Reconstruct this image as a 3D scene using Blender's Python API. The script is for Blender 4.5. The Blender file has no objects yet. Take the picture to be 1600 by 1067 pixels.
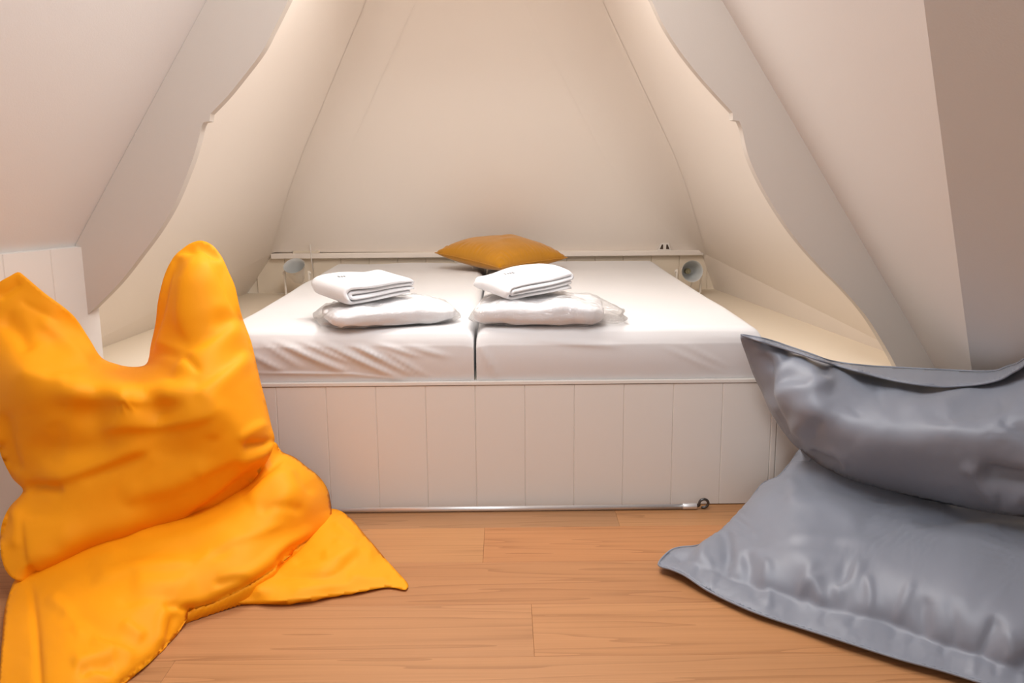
import bpy, bmesh, math, random
import numpy as np
from mathutils import Vector, Matrix
from mathutils.geometry import delaunay_2d_cdt

random.seed(7)
rng = np.random.default_rng(11)
sc = bpy.context.scene
C = sc.collection

# ------------------------------------------------------------------ camera
F = 1400.0                                   # focal length in pixels of the 1600 x 1067 frame
PITCH, YAW, ROLL = math.radians(10.9), math.radians(0.4), math.radians(0.45)
EYE = np.array([0.0, 0.0, 1.08])
fwd = np.array([math.sin(YAW) * math.cos(PITCH), math.cos(YAW) * math.cos(PITCH), -math.sin(PITCH)])
rgt0 = np.array([math.cos(YAW), -math.sin(YAW), 0.0])
up0 = np.cross(rgt0, fwd)
rgt = math.cos(ROLL) * rgt0 - math.sin(ROLL) * up0
upv = math.cos(ROLL) * up0 + math.sin(ROLL) * rgt0
cam_data = bpy.data.cameras.new('camera')
cam_data.lens = F / 1600.0 * 36.0
cam_data.sensor_width = 36.0
cam_data.clip_start = 0.05
cam = bpy.data.objects.new('camera', cam_data)
C.objects.link(cam)
M3 = Matrix((rgt, upv, -fwd)).transposed()
cam.matrix_world = Matrix.Translation(EYE) @ M3.to_4x4()
sc.camera = cam

# ------------------------------------------------------------------ light and exposure
world = bpy.data.worlds.new('world')
sc.world = world
world.use_nodes = True
world.node_tree.nodes['Background'].inputs['Color'].default_value = (0.75, 0.85, 1.0, 1)
world.node_tree.nodes['Background'].inputs['Strength'].default_value = 0.6


def area_light(name, loc, target, sx, sy, power, color):
    d = bpy.data.lights.new(name, 'AREA')
    d.shape = 'RECTANGLE'
    d.size, d.size_y = sx, sy
    d.energy = power
    d.color = color
    o = bpy.data.objects.new(name, d)
    C.objects.link(o)
    o.location = loc
    o.rotation_euler = (Vector(target) - Vector(loc)).to_track_quat('-Z', 'Y').to_euler()
    return o


# two unseen skylights; the gable window light behind the viewer is added fill
area_light('niche_skylight_daylight', (-0.10, 3.11, 2.085), (-0.10, 2.35, 0), 0.78, 0.46, 21, (1.0, 0.97, 0.94))
area_light('skylight_daylight', (-0.10, 1.55, 2.36), (-0.10, 1.551, 0), 0.50, 1.4, 29, (0.93, 0.96, 1.0))
area_light('added_window_fill', (0.3, -1.32, 1.45), (0.3, 0.5, 1.40), 1.3, 1.1, 10, (0.95, 0.96, 1.0))
sc.view_settings.view_transform = 'Standard'
sc.view_settings.look = 'None'
sc.view_settings.gamma = 1.0
sc.view_settings.use_curve_mapping = False
sc.view_settings.exposure = 0.13


# ------------------------------------------------------------------ geometry helpers
def ray(px, py):
    d = fwd * F + rgt * (px - 800.0) - upv * (py - 533.5)
    return d / np.linalg.norm(d)


def onY(px, py, y):
    d = ray(px, py)
    return EYE + d * (y / d[1])


def onZ(px, py, z):
    d = ray(px, py)
    return EYE + d * ((z - EYE[2]) / d[2])


def onP(px, py, p, n):
    d = ray(px, py)
    return EYE + d * (np.dot(np.array(p) - EYE, n) / np.dot(d, n))


def tag(o, label=None, cat=None, group=None, kind=None):
    if label: o['label'] = label
    if cat: o['category'] = cat
    if group: o['group'] = group
    if kind: o['kind'] = kind
    return o


def link(name, me, mat, parent=None):
    o = bpy.data.objects.new(name, me)
    C.objects.link(o)
    if mat is not None and len(me.materials) == 0:
        me.materials.append(mat)
    if parent is not None:
        o.parent = parent
        o.matrix_parent_inverse = parent.matrix_world.inverted()
    return o


def empty(name, loc, label=None, cat=None, group=None):
    o = bpy.data.objects.new(name, None)
    o.empty_display_size = 0.1
    C.objects.link(o)
    o.location = loc
    o.matrix_world = Matrix.Translation(loc)
    return tag(o, label, cat, group)


def pydata(name, verts, faces, mat, parent=None, smooth=False):
    me = bpy.data.meshes.new(name)
    me.from_pydata([tuple(map(float, v)) for v in verts], [], faces)
    me.update()
    if smooth:
        me.polygons.foreach_set('use_smooth', [True] * len(me.polygons))
    return link(name, me, mat, parent)


def from_bm(name, bm, mat, parent=None, smooth=False):
    me = bpy.data.meshes.new(name)
    bmesh.ops.recalc_face_normals(bm, faces=bm.faces)
    bm.to_mesh(me)
    bm.free()
    if smooth:
        me.polygons.foreach_set('use_smooth', [True] * len(me.polygons))
    return link(name, me, mat, parent)


def add_box(bm, x0, x1, y0, y1, z0, z1, bev=0.0, mat=None):
    r = bmesh.ops.create_cube(bm, size=1.0)
    vs = r['verts']
    for v in vs:
        v.co = Vector((x0 + (v.co.x + .5) * (x1 - x0), y0 + (v.co.y + .5) * (y1 - y0), z0 + (v.co.z + .5) * (z1 - z0)))
    if mat is not None:
        bmesh.ops.transform(bm, matrix=mat, verts=vs)
    if bev > 0:
        es = list({e for v in vs for e in v.link_edges})
        bmesh.ops.bevel(bm, geom=es, offset=bev, segments=2, profile=0.6, affect='EDGES')


def add_tube(bm, pts, r, seg=10, cap=True, radii=None):
    pts = [Vector(p) for p in pts]
    rings = []
    prev = None
    for i, p in enumerate(pts):
        t = (pts[min(i + 1, len(pts) - 1)] - pts[max(i - 1, 0)]).normalized()
        if prev is None:
            a = Vector((0, 0, 1)) if abs(t.z) < 0.9 else Vector((1, 0, 0))
            n = t.cross(a).normalized()
        else:
            n = (prev - t * prev.dot(t)).normalized()
        prev = n
        b = t.cross(n)
        rr = radii[i] if radii else r
        rings.append([bm.verts.new(p + (n * math.cos(2 * math.pi * k / seg) + b * math.sin(2 * math.pi * k / seg)) * rr) for k in range(seg)])
    for a, b in zip(rings, rings[1:]):
        for k in range(seg):
            bm.faces.new((a[k], a[(k + 1) % seg], b[(k + 1) % seg], b[k]))
    if cap:
        bm.faces.new(rings[0][::-1])
        bm.faces.new(rings[-1])


def add_lathe(bm, prof, mat, seg=32):
    rings = []
    for r, z in prof:
        rings.append([bm.verts.new(mat @ Vector((r * math.cos(2 * math.pi * k / seg), r * math.sin(2 * math.pi * k / seg), z))) for k in range(seg)])
    for a, b in zip(rings, rings[1:]):
        for k in range(seg):
            bm.faces.new((a[k], a[(k + 1) % seg], b[(k + 1) % seg], b[k]))
    return rings


def catmull(pts, n=8, closed=False):
    P = np.array(pts, float)
    out = []
    m = len(P)
    rngi = range(m) if closed else range(m - 1)
    for i in rngi:
        p1, p2 = P[i], P[(i + 1) % m]
        p0 = P[(i - 1) % m] if closed or i > 0 else p1
        p3 = P[(i + 2) % m] if closed or i + 2 < m else p2
        for k in range(n):
            t = k / n
            out.append(0.5 * ((2 * p1) + (-p0 + p2) * t + (2 * p0 - 5 * p1 + 4 * p2 - p3) * t * t + (-p0 + 3 * p1 - 3 * p2 + p3) * t ** 3))
    if not closed:
        out.append(P[-1])
    return np.array(out)


def vnoise(p, seed=0):
    """smooth value noise on an (n,2) or (n,3) array"""
    p = np.asarray(p, float)
    if p.shape[1] == 2:
        p = np.concatenate([p, np.zeros((len(p), 1))], 1)
    i = np.floor(p).astype(np.int64)
    f = p - i
    f = f * f * (3 - 2 * f)

    def h(a):
        n = a[:, 0] * 374761393 + a[:, 1] * 668265263 + a[:, 2] * 2147483647 + seed * 144665
        n = (n ^ (n >> 13)) * 1274126177
        n = n ^ (n >> 16)
        return (n & 0xFFFF) / 32767.5 - 1.0
    r = 0
    for dx in (0, 1):
        for dy in (0, 1):
            for dz in (0, 1):
                w = (f[:, 0] if dx else 1 - f[:, 0]) * (f[:, 1] if dy else 1 - f[:, 1]) * (f[:, 2] if dz else 1 - f[:, 2])
                r = r + w * h(i + np.array([dx, dy, dz]))
    return r


# ------------------------------------------------------------------ materials
def new_mat(name, color, rough=0.6, spec=0.4, bump=0.0, bscale=300.0, sheen=0.0, metal=0.0, vary=0.0, vscale=6.0, weave=0.0):
    m = bpy.data.materials.new(name)
    m.use_nodes = True
    nt = m.node_tree
    b = nt.nodes['Principled BSDF']
    b.inputs['Base Color'].default_value = (*color, 1)
    b.inputs['Roughness'].default_value = rough
    b.inputs['Specular IOR Level'].default_value = spec
    b.inputs['Metallic'].default_value = metal
    b.inputs['Sheen Weight'].default_value = sheen
    tc = nt.nodes.new('ShaderNodeTexCoord')
    if vary > 0:
        n = nt.nodes.new('ShaderNodeTexNoise')
        n.inputs['Scale'].default_value = vscale
        n.inputs['Detail'].default_value = 4
        nt.links.new(tc.outputs['Object'], n.inputs['Vector'])
        mx = nt.nodes.new('ShaderNodeMix')
        mx.data_type = 'RGBA'
        mx.inputs['A'].default_value = (*[c * (1 - vary) for c in color], 1)
        mx.inputs['B'].default_value = (*[min(1, c * (1 + vary)) for c in color], 1)
        nt.links.new(n.outputs['Fac'], mx.inputs['Factor'])
        nt.links.new(mx.outputs['Result'], b.inputs['Base Color'])
    if bump > 0:
        n = nt.nodes.new('ShaderNodeTexNoise')
        n.inputs['Scale'].default_value = bscale
        n.inputs['Detail'].default_value = 3
        nt.links.new(tc.outputs['Object'], n.inputs['Vector'])
        bp = nt.nodes.new('ShaderNodeBump')
        bp.inputs['Strength'].default_value = bump
        bp.inputs['Distance'].default_value = 0.002
        nt.links.new(n.outputs['Fac'], bp.inputs['Height'])
        nt.links.new(bp.outputs['Normal'], b.inputs['Normal'])
    return m


M = {}
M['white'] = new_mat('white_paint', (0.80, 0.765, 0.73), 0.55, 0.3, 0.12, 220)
M['arch'] = new_mat('grey_white_warm_bounce', (0.63, 0.565, 0.50), 0.5, 0.3, 0.10, 260)  # warm bounce from floor and yellow bag is put into this colour
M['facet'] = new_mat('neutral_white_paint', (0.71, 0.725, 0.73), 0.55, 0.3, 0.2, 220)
M['cream'] = new_mat('cream_paint', (0.89, 0.80, 0.715), 0.6, 0.25, 0.12, 200)
M['board'] = new_mat('white_board_paint', (0.79, 0.74, 0.68), 0.4, 0.4, 0.05, 120)
M['creamboard'] = new_mat('cream_board_paint', (0.82, 0.71, 0.565), 0.5, 0.3, 0.06, 120)
M['groove'] = new_mat('board_groove_paint', (0.74, 0.69, 0.64), 0.6, 0.2)
M['sheet'] = new_mat('white_sheet', (0.745, 0.725, 0.715), 0.8, 0.2, 0.25, 900, sheen=0.2)
M['towel'] = new_mat('white_terry', (0.86, 0.85, 0.855), 0.95, 0.1, 0.9, 420, sheen=0.4)
M['linen'] = new_mat('white_linen', (0.90, 0.88, 0.88), 0.85, 0.2, 0.3, 160)
M['yellow'] = new_mat('yellow_canvas', (0.97, 0.355, 0.004), 0.6, 0.22, 0.2, 700)
M['grey'] = new_mat('grey_nylon', (0.225, 0.243, 0.29), 0.40, 0.5, 0.2, 900, sheen=0.15)
M['mustard'] = new_mat('mustard_velvet', (0.52, 0.22, 0.004), 0.75, 0.15, 0.3, 500, sheen=0.35, vary=0.14, vscale=22)
M['metal'] = new_mat('satin_aluminium', (0.82, 0.83, 0.84), 0.34, 0.5, metal=0.75)
M['darkmetal'] = new_mat('dark_steel', (0.12, 0.12, 0.12), 0.35, 0.5, metal=0.9)
M['lamp'] = new_mat('cream_lamp_enamel', (0.88, 0.80, 0.70), 0.4, 0.4)
M['lampin'] = new_mat('lamp_grey_lining', (0.62, 0.625, 0.61), 0.35, 0.5)
M['brass'] = new_mat('lamp_socket_brass', (0.45, 0.40, 0.25), 0.4, 0.5, metal=0.5)
M['plug'] = new_mat('white_plastic', (0.82, 0.76, 0.70), 0.4, 0.4)
M['print'] = new_mat('grey_print', (0.16, 0.15, 0.15), 0.8, 0.1)
M['dark'] = new_mat('dark_slot', (0.10, 0.07, 0.05), 0.7, 0.1)
M['tape'] = new_mat('glass', (0.6, 0.7, 0.8), 0.1, 0.5)


def film_mat():
    m = bpy.data.materials.new('clear_film')
    m.use_nodes = True
    nt = m.node_tree
    nt.nodes.clear()
    out = nt.nodes.new('ShaderNodeOutputMaterial')
    tr = nt.nodes.new('ShaderNodeBsdfTransparent')
    gl = nt.nodes.new('ShaderNodeBsdfGlossy')
    gl.inputs['Roughness'].default_value = 0.12
    df = nt.nodes.new('ShaderNodeBsdfDiffuse')
    df.inputs['Color'].default_value = (0.85, 0.83, 0.82, 1)
    lw = nt.nodes.new('ShaderNodeLayerWeight')
    lw.inputs['Blend'].default_value = 0.35
    tc = nt.nodes.new('ShaderNodeTexCoord')
    n = nt.nodes.new('ShaderNodeTexNoise')
    n.inputs['Scale'].default_value = 26
    n.inputs['Detail'].default_value = 5
    n.inputs['Distortion'].default_value = 1.2
    nt.links.new(tc.outputs['Object'], n.inputs['Vector'])
    bp = nt.nodes.new('ShaderNodeBump')
    bp.inputs['Strength'].default_value = 0.8
    bp.inputs['Distance'].default_value = 0.02
    nt.links.new(n.outputs['Fac'], bp.inputs['Height'])
    for s in (gl, lw):
        nt.links.new(bp.outputs['Normal'], s.inputs['Normal'])
    mr = nt.nodes.new('ShaderNodeMapRange')
    mr.inputs['To Min'].default_value = 0.07
    mr.inputs['To Max'].default_value = 0.50
    nt.links.new(lw.outputs['Fresnel'], mr.inputs['Value'])
    m1 = nt.nodes.new('ShaderNodeMixShader')
    m1.inputs['Fac'].default_value = 0.12
    nt.links.new(tr.outputs[0], m1.inputs[1])
    nt.links.new(df.outputs[0], m1.inputs[2])
    m2 = nt.nodes.new('ShaderNodeMixShader')
    nt.links.new(mr.outputs['Result'], m2.inputs['Fac'])
    nt.links.new(m1.outputs[0], m2.inputs[1])
    nt.links.new(gl.outputs[0], m2.inputs[2])
    nt.links.new(m2.outputs[0], out.inputs[0])
    return m


M['film'] = film_mat()


def oak_mat():
    m = bpy.data.materials.new('oiled_oak')
    m.use_nodes = True
    nt = m.node_tree
    L = nt.links
    b = nt.nodes['Principled BSDF']
    b.inputs['Specular IOR Level'].default_value = 0.35
    tc = nt.nodes.new('ShaderNodeTexCoord')
    oi = nt.nodes.new('ShaderNodeObjectInfo')
    off = nt.nodes.new('ShaderNodeVectorMath')
    off.operation = 'MULTIPLY_ADD'
    comb = nt.nodes.new('ShaderNodeCombineXYZ')
    for k in range(3):
        L.new(oi.outputs['Random'], comb.inputs[k])
    L.new(comb.outputs[0], off.inputs[0])
    off.inputs[1].default_value = (17.0, 9.0, 5.0)
    L.new(tc.outputs['Object'], off.inputs[2])

    def mapping(sc_):
        mp = nt.nodes.new('ShaderNodeMapping')
        mp.inputs['Scale'].default_value = sc_
        L.new(off.outputs[0], mp.inputs['Vector'])
        return mp
    # cathedral grain: distorted bands running along the board
    mp1 = mapping((0.32, 7.0, 1.0))
    n1 = nt.nodes.new('ShaderNodeTexNoise')
    n1.inputs['Scale'].default_value = 1.6
    n1.inputs['Detail'].default_value = 2
    L.new(mp1.outputs[0], n1.inputs['Vector'])
    mu = nt.nodes.new('ShaderNodeMath')
    mu.operation = 'MULTIPLY'
    mu.inputs[1].default_value = 9.0
    L.new(n1.outputs['Fac'], mu.inputs[0])
    fr = nt.nodes.new('ShaderNodeMath')
    fr.operation = 'FRACT'
    L.new(mu.outputs[0], fr.inputs[0])
    r1 = nt.nodes.new('ShaderNodeValToRGB')
    r1.color_ramp.elements[0].position = 0.0
    r1.color_ramp.elements[0].color = (1, 1, 1, 1)
    r1.color_ramp.elements[1].position = 1.0
    r1.color_ramp.elements[1].color = (0.25, 0.25, 0.25, 1)
    e = r1.color_ramp.elements.new(0.75)
    e.color = (0.8, 0.8, 0.8, 1)
    L.new(fr.outputs[0], r1.inputs['Fac'])
    # fine pores
    mp2 = mapping((2.0, 190.0, 1.0))
    n2 = nt.nodes.new('ShaderNodeTexNoise')
    n2.inputs['Scale'].default_value = 1.5
    n2.inputs['Detail'].default_value = 4
    L.new(mp2.outputs[0], n2.inputs['Vector'])
    # broad tone
    mp3 = mapping((0.8, 3.0, 1.0))
    n3 = nt.nodes.new('ShaderNodeTexNoise')
    n3.inputs['Scale'].default_value = 2.0
    L.new(mp3.outputs[0], n3.inputs['Vector'])
    base = nt.nodes.new('ShaderNodeMix')
    base.data_type = 'RGBA'
    base.inputs['A'].default_value = (0.25, 0.108, 0.038, 1)
    base.inputs['B'].default_value = (0.545, 0.275, 0.120, 1)
    s1 = nt.nodes.new('ShaderNodeMath'); s1.operation = 'MULTIPLY_ADD'
    s1.inputs[1].default_value = 0.48; s1.inputs[2].default_value = -0.06
    L.new(r1.outputs['Color'], s1.inputs[0])
    s2 = nt.nodes.new('ShaderNodeMath'); s2.operation = 'MULTIPLY_ADD'
    s2.inputs[1].default_value = 0.45
    L.new(n2.outputs['Fac'], s2.inputs[0]); L.new(s1.outputs[0], s2.inputs[2])
    s3 = nt.nodes.new('ShaderNodeMath'); s3.operation = 'MULTIPLY_ADD'
    s3.inputs[1].default_value = 0.30
    L.new(n3.outputs['Fac'], s3.inputs[0]); L.new(s2.outputs[0], s3.inputs[2])
    L.new(s3.outputs[0], base.inputs['Factor'])
    hsv = nt.nodes.new('ShaderNodeHueSaturation')
    mr = nt.nodes.new('ShaderNodeMapRange')
    mr.inputs['To Min'].default_value = 0.97
    mr.inputs['To Max'].default_value = 1.05
    L.new(oi.outputs['Random'], mr.inputs['Value'])
    L.new(mr.outputs['Result'], hsv.inputs['Value'])
    L.new(base.outputs['Result'], hsv.inputs['Color'])
    tint = nt.nodes.new('ShaderNodeMix')
    tint.data_type = 'RGBA'
    tint.blend_type = 'MULTIPLY'
    tint.inputs['Factor'].default_value = 1.0
    L.new(hsv.outputs['Color'], tint.inputs['A'])
    L.new(oi.outputs['Color'], tint.inputs['B'])
    L.new(tint.outputs['Result'], b.inputs['Base Color'])
    b.inputs['Roughness'].default_value = 0.48
    bp = nt.nodes.new('ShaderNodeBump')
    bp.inputs['Strength'].default_value = 0.15
    bp.inputs['Distance'].default_value = 0.001
    L.new(n2.outputs['Fac'], bp.inputs['Height'])
    L.new(bp.outputs['Normal'], b.inputs['Normal'])
    return m


M['oak'] = oak_mat()

# ------------------------------------------------------------------ main dimensions
YP = 2.765            # face of the panelled bed platform
ZD = 0.418            # deck of the platform
YA, TA = 2.80, 0.042  # curved braces: front face and thickness
YB = 4.92             # low panelled wall behind the bed
ZTOP = 2.38
YBACK = -1.45


def quad(name, pts, mat, kind='structure', label=None):
    o = pydata(name, pts, [tuple(range(len(pts)))], mat)
    # give the surface a little body behind its visible face
    s = o.modifiers.new('solid', 'SOLIDIFY')
    s.thickness = 0.03
    s.offset = -1 if facing_in(o) else 1
    return tag(o, label, None, None, kind)


ROOM = Vector((-0.1, 2.2, 0.9))


def facing_in(o):
    p = o.data.polygons[0]
    return p.normal.dot(ROOM - p.center) > 0


# ---- floor: base slab + one object per plank
floor = pydata('floor', [(-2.2, YBACK, -0.03), (2.9, YBACK, -0.03), (2.9, 3.1, -0.03), (-2.2, 3.1, -0.03)], [(0, 1, 2, 3)], M['dark'])
tag(floor, 'warm oiled oak plank floor', None, None, 'structure')
PW = 0.2475
edges_y = [2.592 + PW * k for k in range(1, -18, -1)]
joints = {0: [-1.55, 0.345, 2.0], 1: [-1.2, -0.070, 1.9], 2: [-0.9, 1.35], 3: [-1.7, 0.058, 1.8], 4: [-0.75, 1.2]}


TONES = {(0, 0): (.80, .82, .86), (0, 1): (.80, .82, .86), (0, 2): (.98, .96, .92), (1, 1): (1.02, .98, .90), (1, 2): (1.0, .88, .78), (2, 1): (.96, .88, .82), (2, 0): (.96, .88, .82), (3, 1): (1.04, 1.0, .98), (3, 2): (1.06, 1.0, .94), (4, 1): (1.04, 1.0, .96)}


def plank(x0, x1, y0, y1, tone=(1, 1, 1)):
    bm = bmesh.new()
    g = 0.0002
    add_box(bm, x0 + g, x1 - g, y0 + g, y1 - g, -0.02, 0.0, 0.0)
    top = [e for e in bm.edges if all(v.co.z > -0.001 for v in e.verts)]
    bmesh.ops.bevel(bm, geom=top, offset=0.0005, segments=1, affect='EDGES')
    o = from_bm('plank', bm, M['oak'], floor)
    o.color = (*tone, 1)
    return o


for r_ in range(len(edges_y) - 1):
    y1, y0 = edges_y[r_], edges_y[r_ + 1]
    if y0 < YBACK:
        break
    js = joints.get(r_, [random.uniform(-1.6, -0.6), random.uniform(0.5, 1.6)])
    xs = [-2.2] + js + [2.9]
    for i_, (a, b) in enumerate(zip(xs, xs[1:])):
        v_ = random.uniform(.92, 1.06)
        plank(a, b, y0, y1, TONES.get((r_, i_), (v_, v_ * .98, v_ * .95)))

# ---- left knee wall with vertical boards
kz = float(onY(127, 385, YA)[2])
K0 = onY(127, 385, YA)
K1 = onZ(0, 397, kz)
kd = (K1 - K0) / np.linalg.norm(K1 - K0)
kl = (YBACK - K0[1]) / kd[1]
K2 = K0 + kd * kl
wall_left = quad('wall_left', [(K0[0] - .012, K0[1], 0), (K2[0] - .012, K2[1], 0), (K2[0] - .012, K2[1], kz), (K0[0] - .012, K0[1], kz)], M['groove'],
                 label='low white panelled knee wall beside yellow bean bag')
BW = 0.155


def board_mesh(name, w, h, t=0.012, bev=0.0025):
    """board in local x (width) and z (height), face on -y"""
    bm = bmesh.new()
    add_box(bm, 0, w, 0, t, 0, h)
    es = [e for e in bm.edges if all(v.co.y < 1e-5 for v in e.verts) and abs(e.verts[0].co.x - e.verts[1].co.x) < 1e-5]
    bmesh.ops.bevel(bm, geom=es, offset=bev, segments=1, affect='EDGES')
    me = bpy.data.meshes.new(name)
    bmesh.ops.recalc_face_normals(bm, faces=bm.faces)
    bm.to_mesh(me)
    bm.free()
    return me


# groove positions measured along the wall from its far end
bm_k = board_mesh('board', BW - 0.0002, kz - 0.004)
ang = math.atan2(kd[1], kd[0])
s = -0.045
k = 0
while s < kl:
    o = link('board', bm_k, M['board'], wall_left)
    p = K0 + kd * (s + BW)
    # local +x points back along the wall, the face (-y) looks into the room
    o.matrix_world = Matrix.Translation((p[0], p[1], 0.002)) @ Matrix.Rotation(ang + math.pi, 4, 'Z')
    n = o.matrix_world.to_3x3() @ Vector((0, -1, 0))
    s += BW
    k += 1

# ---- left roof slope (room side)
A0, A1 = onY(332.6, 0, YA), onY(128, 380, YA)
sl = (A0[0] - A1[0]) / (A0[2] - A1[2])
K0t = np.array([K0[0], YA + .05, kz]); K2t = np.array([K2[0], YBACK, kz])
topx = K0[0] + sl * (ZTOP - kz)
quad('ceiling_left', [K0t, K2t, (K2[0] + sl * (ZTOP - kz), YBACK, ZTOP), (topx, YA + .05, ZTOP)], M['white'], label='white sloping attic ceiling on the left')

# ---- right roof slope and the facet next to it
B0, B1 = onY(1128, 0, YA), onY(1461, 574, YA)
sr = (B0[0] - B1[0]) / (B0[2] - B1[2])
nR = np.cross(B1 - B0, [0, 1, 0])
H0, H1 = onP(1443, 0, B0, nR), onP(1518, 577, B0, nR)
hd = (H0 - H1) / (H0[2] - H1[2])


def hip(z):
    return H1 + hd * (z - H1[2])


def slopeR(y, z):
    return np.array([B1[0] + sr * (z - B1[2]), y, z])


ZK = 0.36
quad('ceiling_right', [slopeR(YA + .05, ZK), hip(ZK), hip(ZTOP), slopeR(YA + .05, ZTOP)], M['white'], label='white sloping ceiling facet beside the right brace')
od = np.array([0.45, -1.0, 0.0])


def facet(z):
    h = hip(z)
    return h + od * ((h[1] - YBACK))


quad('wall_right', [hip(ZK), facet(ZK), facet(ZTOP), hip(ZTOP)], M['facet'], label='shaded sloping wall facet at the far right')
g0, g1, g2 = slopeR(YA + .05, ZK), hip(ZK), facet(ZK)
quad('wall_right_knee', [(g0[0], g0[1], 0), (g1[0], g1[1], 0), (g1[0], g1[1], ZK), (g0[0], g0[1], ZK)], M['board'], label='low knee wall behind grey bean bag')
quad('wall_right_knee', [(g1[0], g1[1], 0), (g2[0], g2[1], 0), (g2[0], g2[1], ZK), (g1[0], g1[1], ZK)], M['board'], label='low knee wall along the right side')

# ---- gable wall behind the viewer with a window opening added for fill light, flat top with the skylight opening
W = dict(x0=-0.38, x1=0.98, z0=0.87, z1=2.03)


def wall_back_pieces():
    y = YBACK + .02
    bm = bmesh.new()
    for x0, x1, z0, z1 in ((-2.2, W['x0'], 0, ZTOP), (W['x1'], 2.9, 0, ZTOP), (W['x0'], W['x1'], 0, W['z0']), (W['x0'], W['x1'], W['z1'], ZTOP)):
        add_box(bm, x0, x1, y - .04, y, z0, z1)
    o = from_bm('wall_gable', bm, M['white'])
    tag(o, 'white gable wall behind the viewer', None, None, 'structure')
    w = pydata('added_fill_window', [(W['x0'], y - .03, W['z0']), (W['x1'], y - .03, W['z0']), (W['x1'], y - .03, W['z1']), (W['x0'], y - .03, W['z1'])], [(0, 1, 2, 3)], M['tape'])
    tag(w, 'added gable window behind the viewer for fill light', None, None, 'structure')
    bm = bmesh.new()
    for x0, x1, z0, z1 in ((W['x0'], W['x1'], W['z0'], W['z0'] + .05), (W['x0'], W['x1'], W['z1'] - .05, W['z1']), (W['x0'], W['x0'] + .05, W['z0'], W['z1']), (W['x1'] - .05, W['x1'], W['z0'], W['z1'])):
        add_box(bm, x0, x1, y - .03, y + .02, z0, z1)
    from_bm('added_window_frame', bm, M['board'], w)


wall_back_pieces()
ZN = 2.11              # added flat niche top, set low so its skylight brightens the sides


def flat_top(name, x0, x1, y0, y1, z, hole, mat, label, wname, wlabel):
    hx0, hx1, hy0, hy1 = hole
    bm = bmesh.new()
    for a0, a1, b0, b1 in ((x0, hx0, y0, y1), (hx1, x1, y0, y1), (hx0, hx1, y0, hy0), (hx0, hx1, hy1, y1)):
        add_box(bm, a0, a1, b0, b1, z, z + .04)
    tag(from_bm(name, bm, mat), label, None, None, 'structure')
    bm = bmesh.new()
    for a0, a1, b0, b1 in ((hx0, hx0 + .015, hy0, hy1), (hx1 - .015, hx1, hy0, hy1), (hx0, hx1, hy0, hy0 + .015), (hx0, hx1, hy1 - .015, hy1)):
        add_box(bm, a0, a1, b0, b1, z, z + .16)
    w = from_bm(wname, bm, M['board'])
    tag(w, wlabel, None, None, 'structure')
    pydata('pane', [(hx0, hy0, z + .15), (hx1, hy0, z + .15), (hx1, hy1, z + .15), (hx0, hy1, z + .15)], [(0, 1, 2, 3)], M['tape'], w)


flat_top('ceiling', -2.2, 2.9, YBACK, 5.2, ZTOP, (-.37, .17, .82, 2.28), M['white'], 'flat white ridge ceiling above the attic room', 'window_2', 'white ridge skylight above the room')
flat_top('added_niche_top', -1.2, 1.0, YA + TA + .001, 4.4, ZN, (-.52, .32, 2.855, 3.36), M['cream'], 'added flat cream top holding the light above the bed niche', 'window_3', 'white skylight above the bed niche')

# ---- niche around the bed
DLf, DLb = onZ(155, 545, ZD), onZ(240, 513, ZD)
DRf, DRb = onZ(1385, 550, ZD), onZ(1180, 475, ZD)


def along(a, b, y):
    return a + (b - a) * ((y - a[1]) / (b[1] - a[1]))


YN = YA + TA - 0.01
L0, R0 = along(DLf, DLb, YN), along(DRf, DRb, YN)
L1, R1 = along(DLf, DLb, YB), along(DRf, DRb, YB)
RL, RR = onY(428, 394, YB), onY(1095, 393, YB)
KB = 0.45   # lean of the back slope (run per rise)
nB = np.array([0, 1, KB]) / math.hypot(1, KB)
PB = np.array([0, YB, float(onY(760, 394, YB)[2])])
TL, TR = onP(596, 0, PB, nB), onP(905, 0, PB, nB)


def extend(a, b, z):
    return a + (b - a) * ((z - a[2]) / (b[2] - a[2]))


TL2, TR2 = extend(RL, TL, ZTOP), extend(RR, TR, ZTOP)


def plane_x(p, q, r, y, z):
    n = np.cross(q - p, r - p)
    return np.array([p[0] - (n[1] * (y - p[1]) + n[2] * (z - p[2])) / n[0], y, z])


FL2, FR2 = plane_x(L0, RL, TL, YN, ZTOP), plane_x(R0, RR, TR, YN, ZTOP)


def niche_side(name, D0, D1, R_, T_, F_, label):
    o = pydata(name, [D0, D1, R_, T_, F_], [(0, 1, 2), (0, 2, 3, 4)], M['cream'])
    s_ = o.modifiers.new('solid', 'SOLIDIFY')
    s_.thickness = 0.03
    s_.offset = -1 if o.data.polygons[1].normal.dot(Vector((-.1, 3.8, 1.0)) - o.data.polygons[1].center) > 0 else 1
    return tag(o, label, None, None, 'structure')


bk_ = np.array([0, .03, 0])
niche_side('wall_niche_left', L0, along(DLf, DLb, YB + .03), plane_x(L0, RL, TL, YB + .03, float(RL[2])), TL2, FL2, 'cream sloping niche wall left of the bed')
niche_side('wall_niche_right', R0, along(DRf, DRb, YB + .03), plane_x(R0, RR, TR, YB + .03, float(RR[2])), TR2, FR2, 'cream sloping niche wall right of the bed')
ob = pydata('wall_niche_back', [RL, RR, TR2, TL2], [(0, 1, 2, 3)], M['cream'])
s_ = ob.modifiers.new('solid', 'SOLIDIFY'); s_.thickness = 0.03
s_.offset = -1 if ob.data.polygons[0].normal.y < 0 else 1
tag(ob, 'cream sloping wall above the head of the bed', None, None, 'structure')

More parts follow.
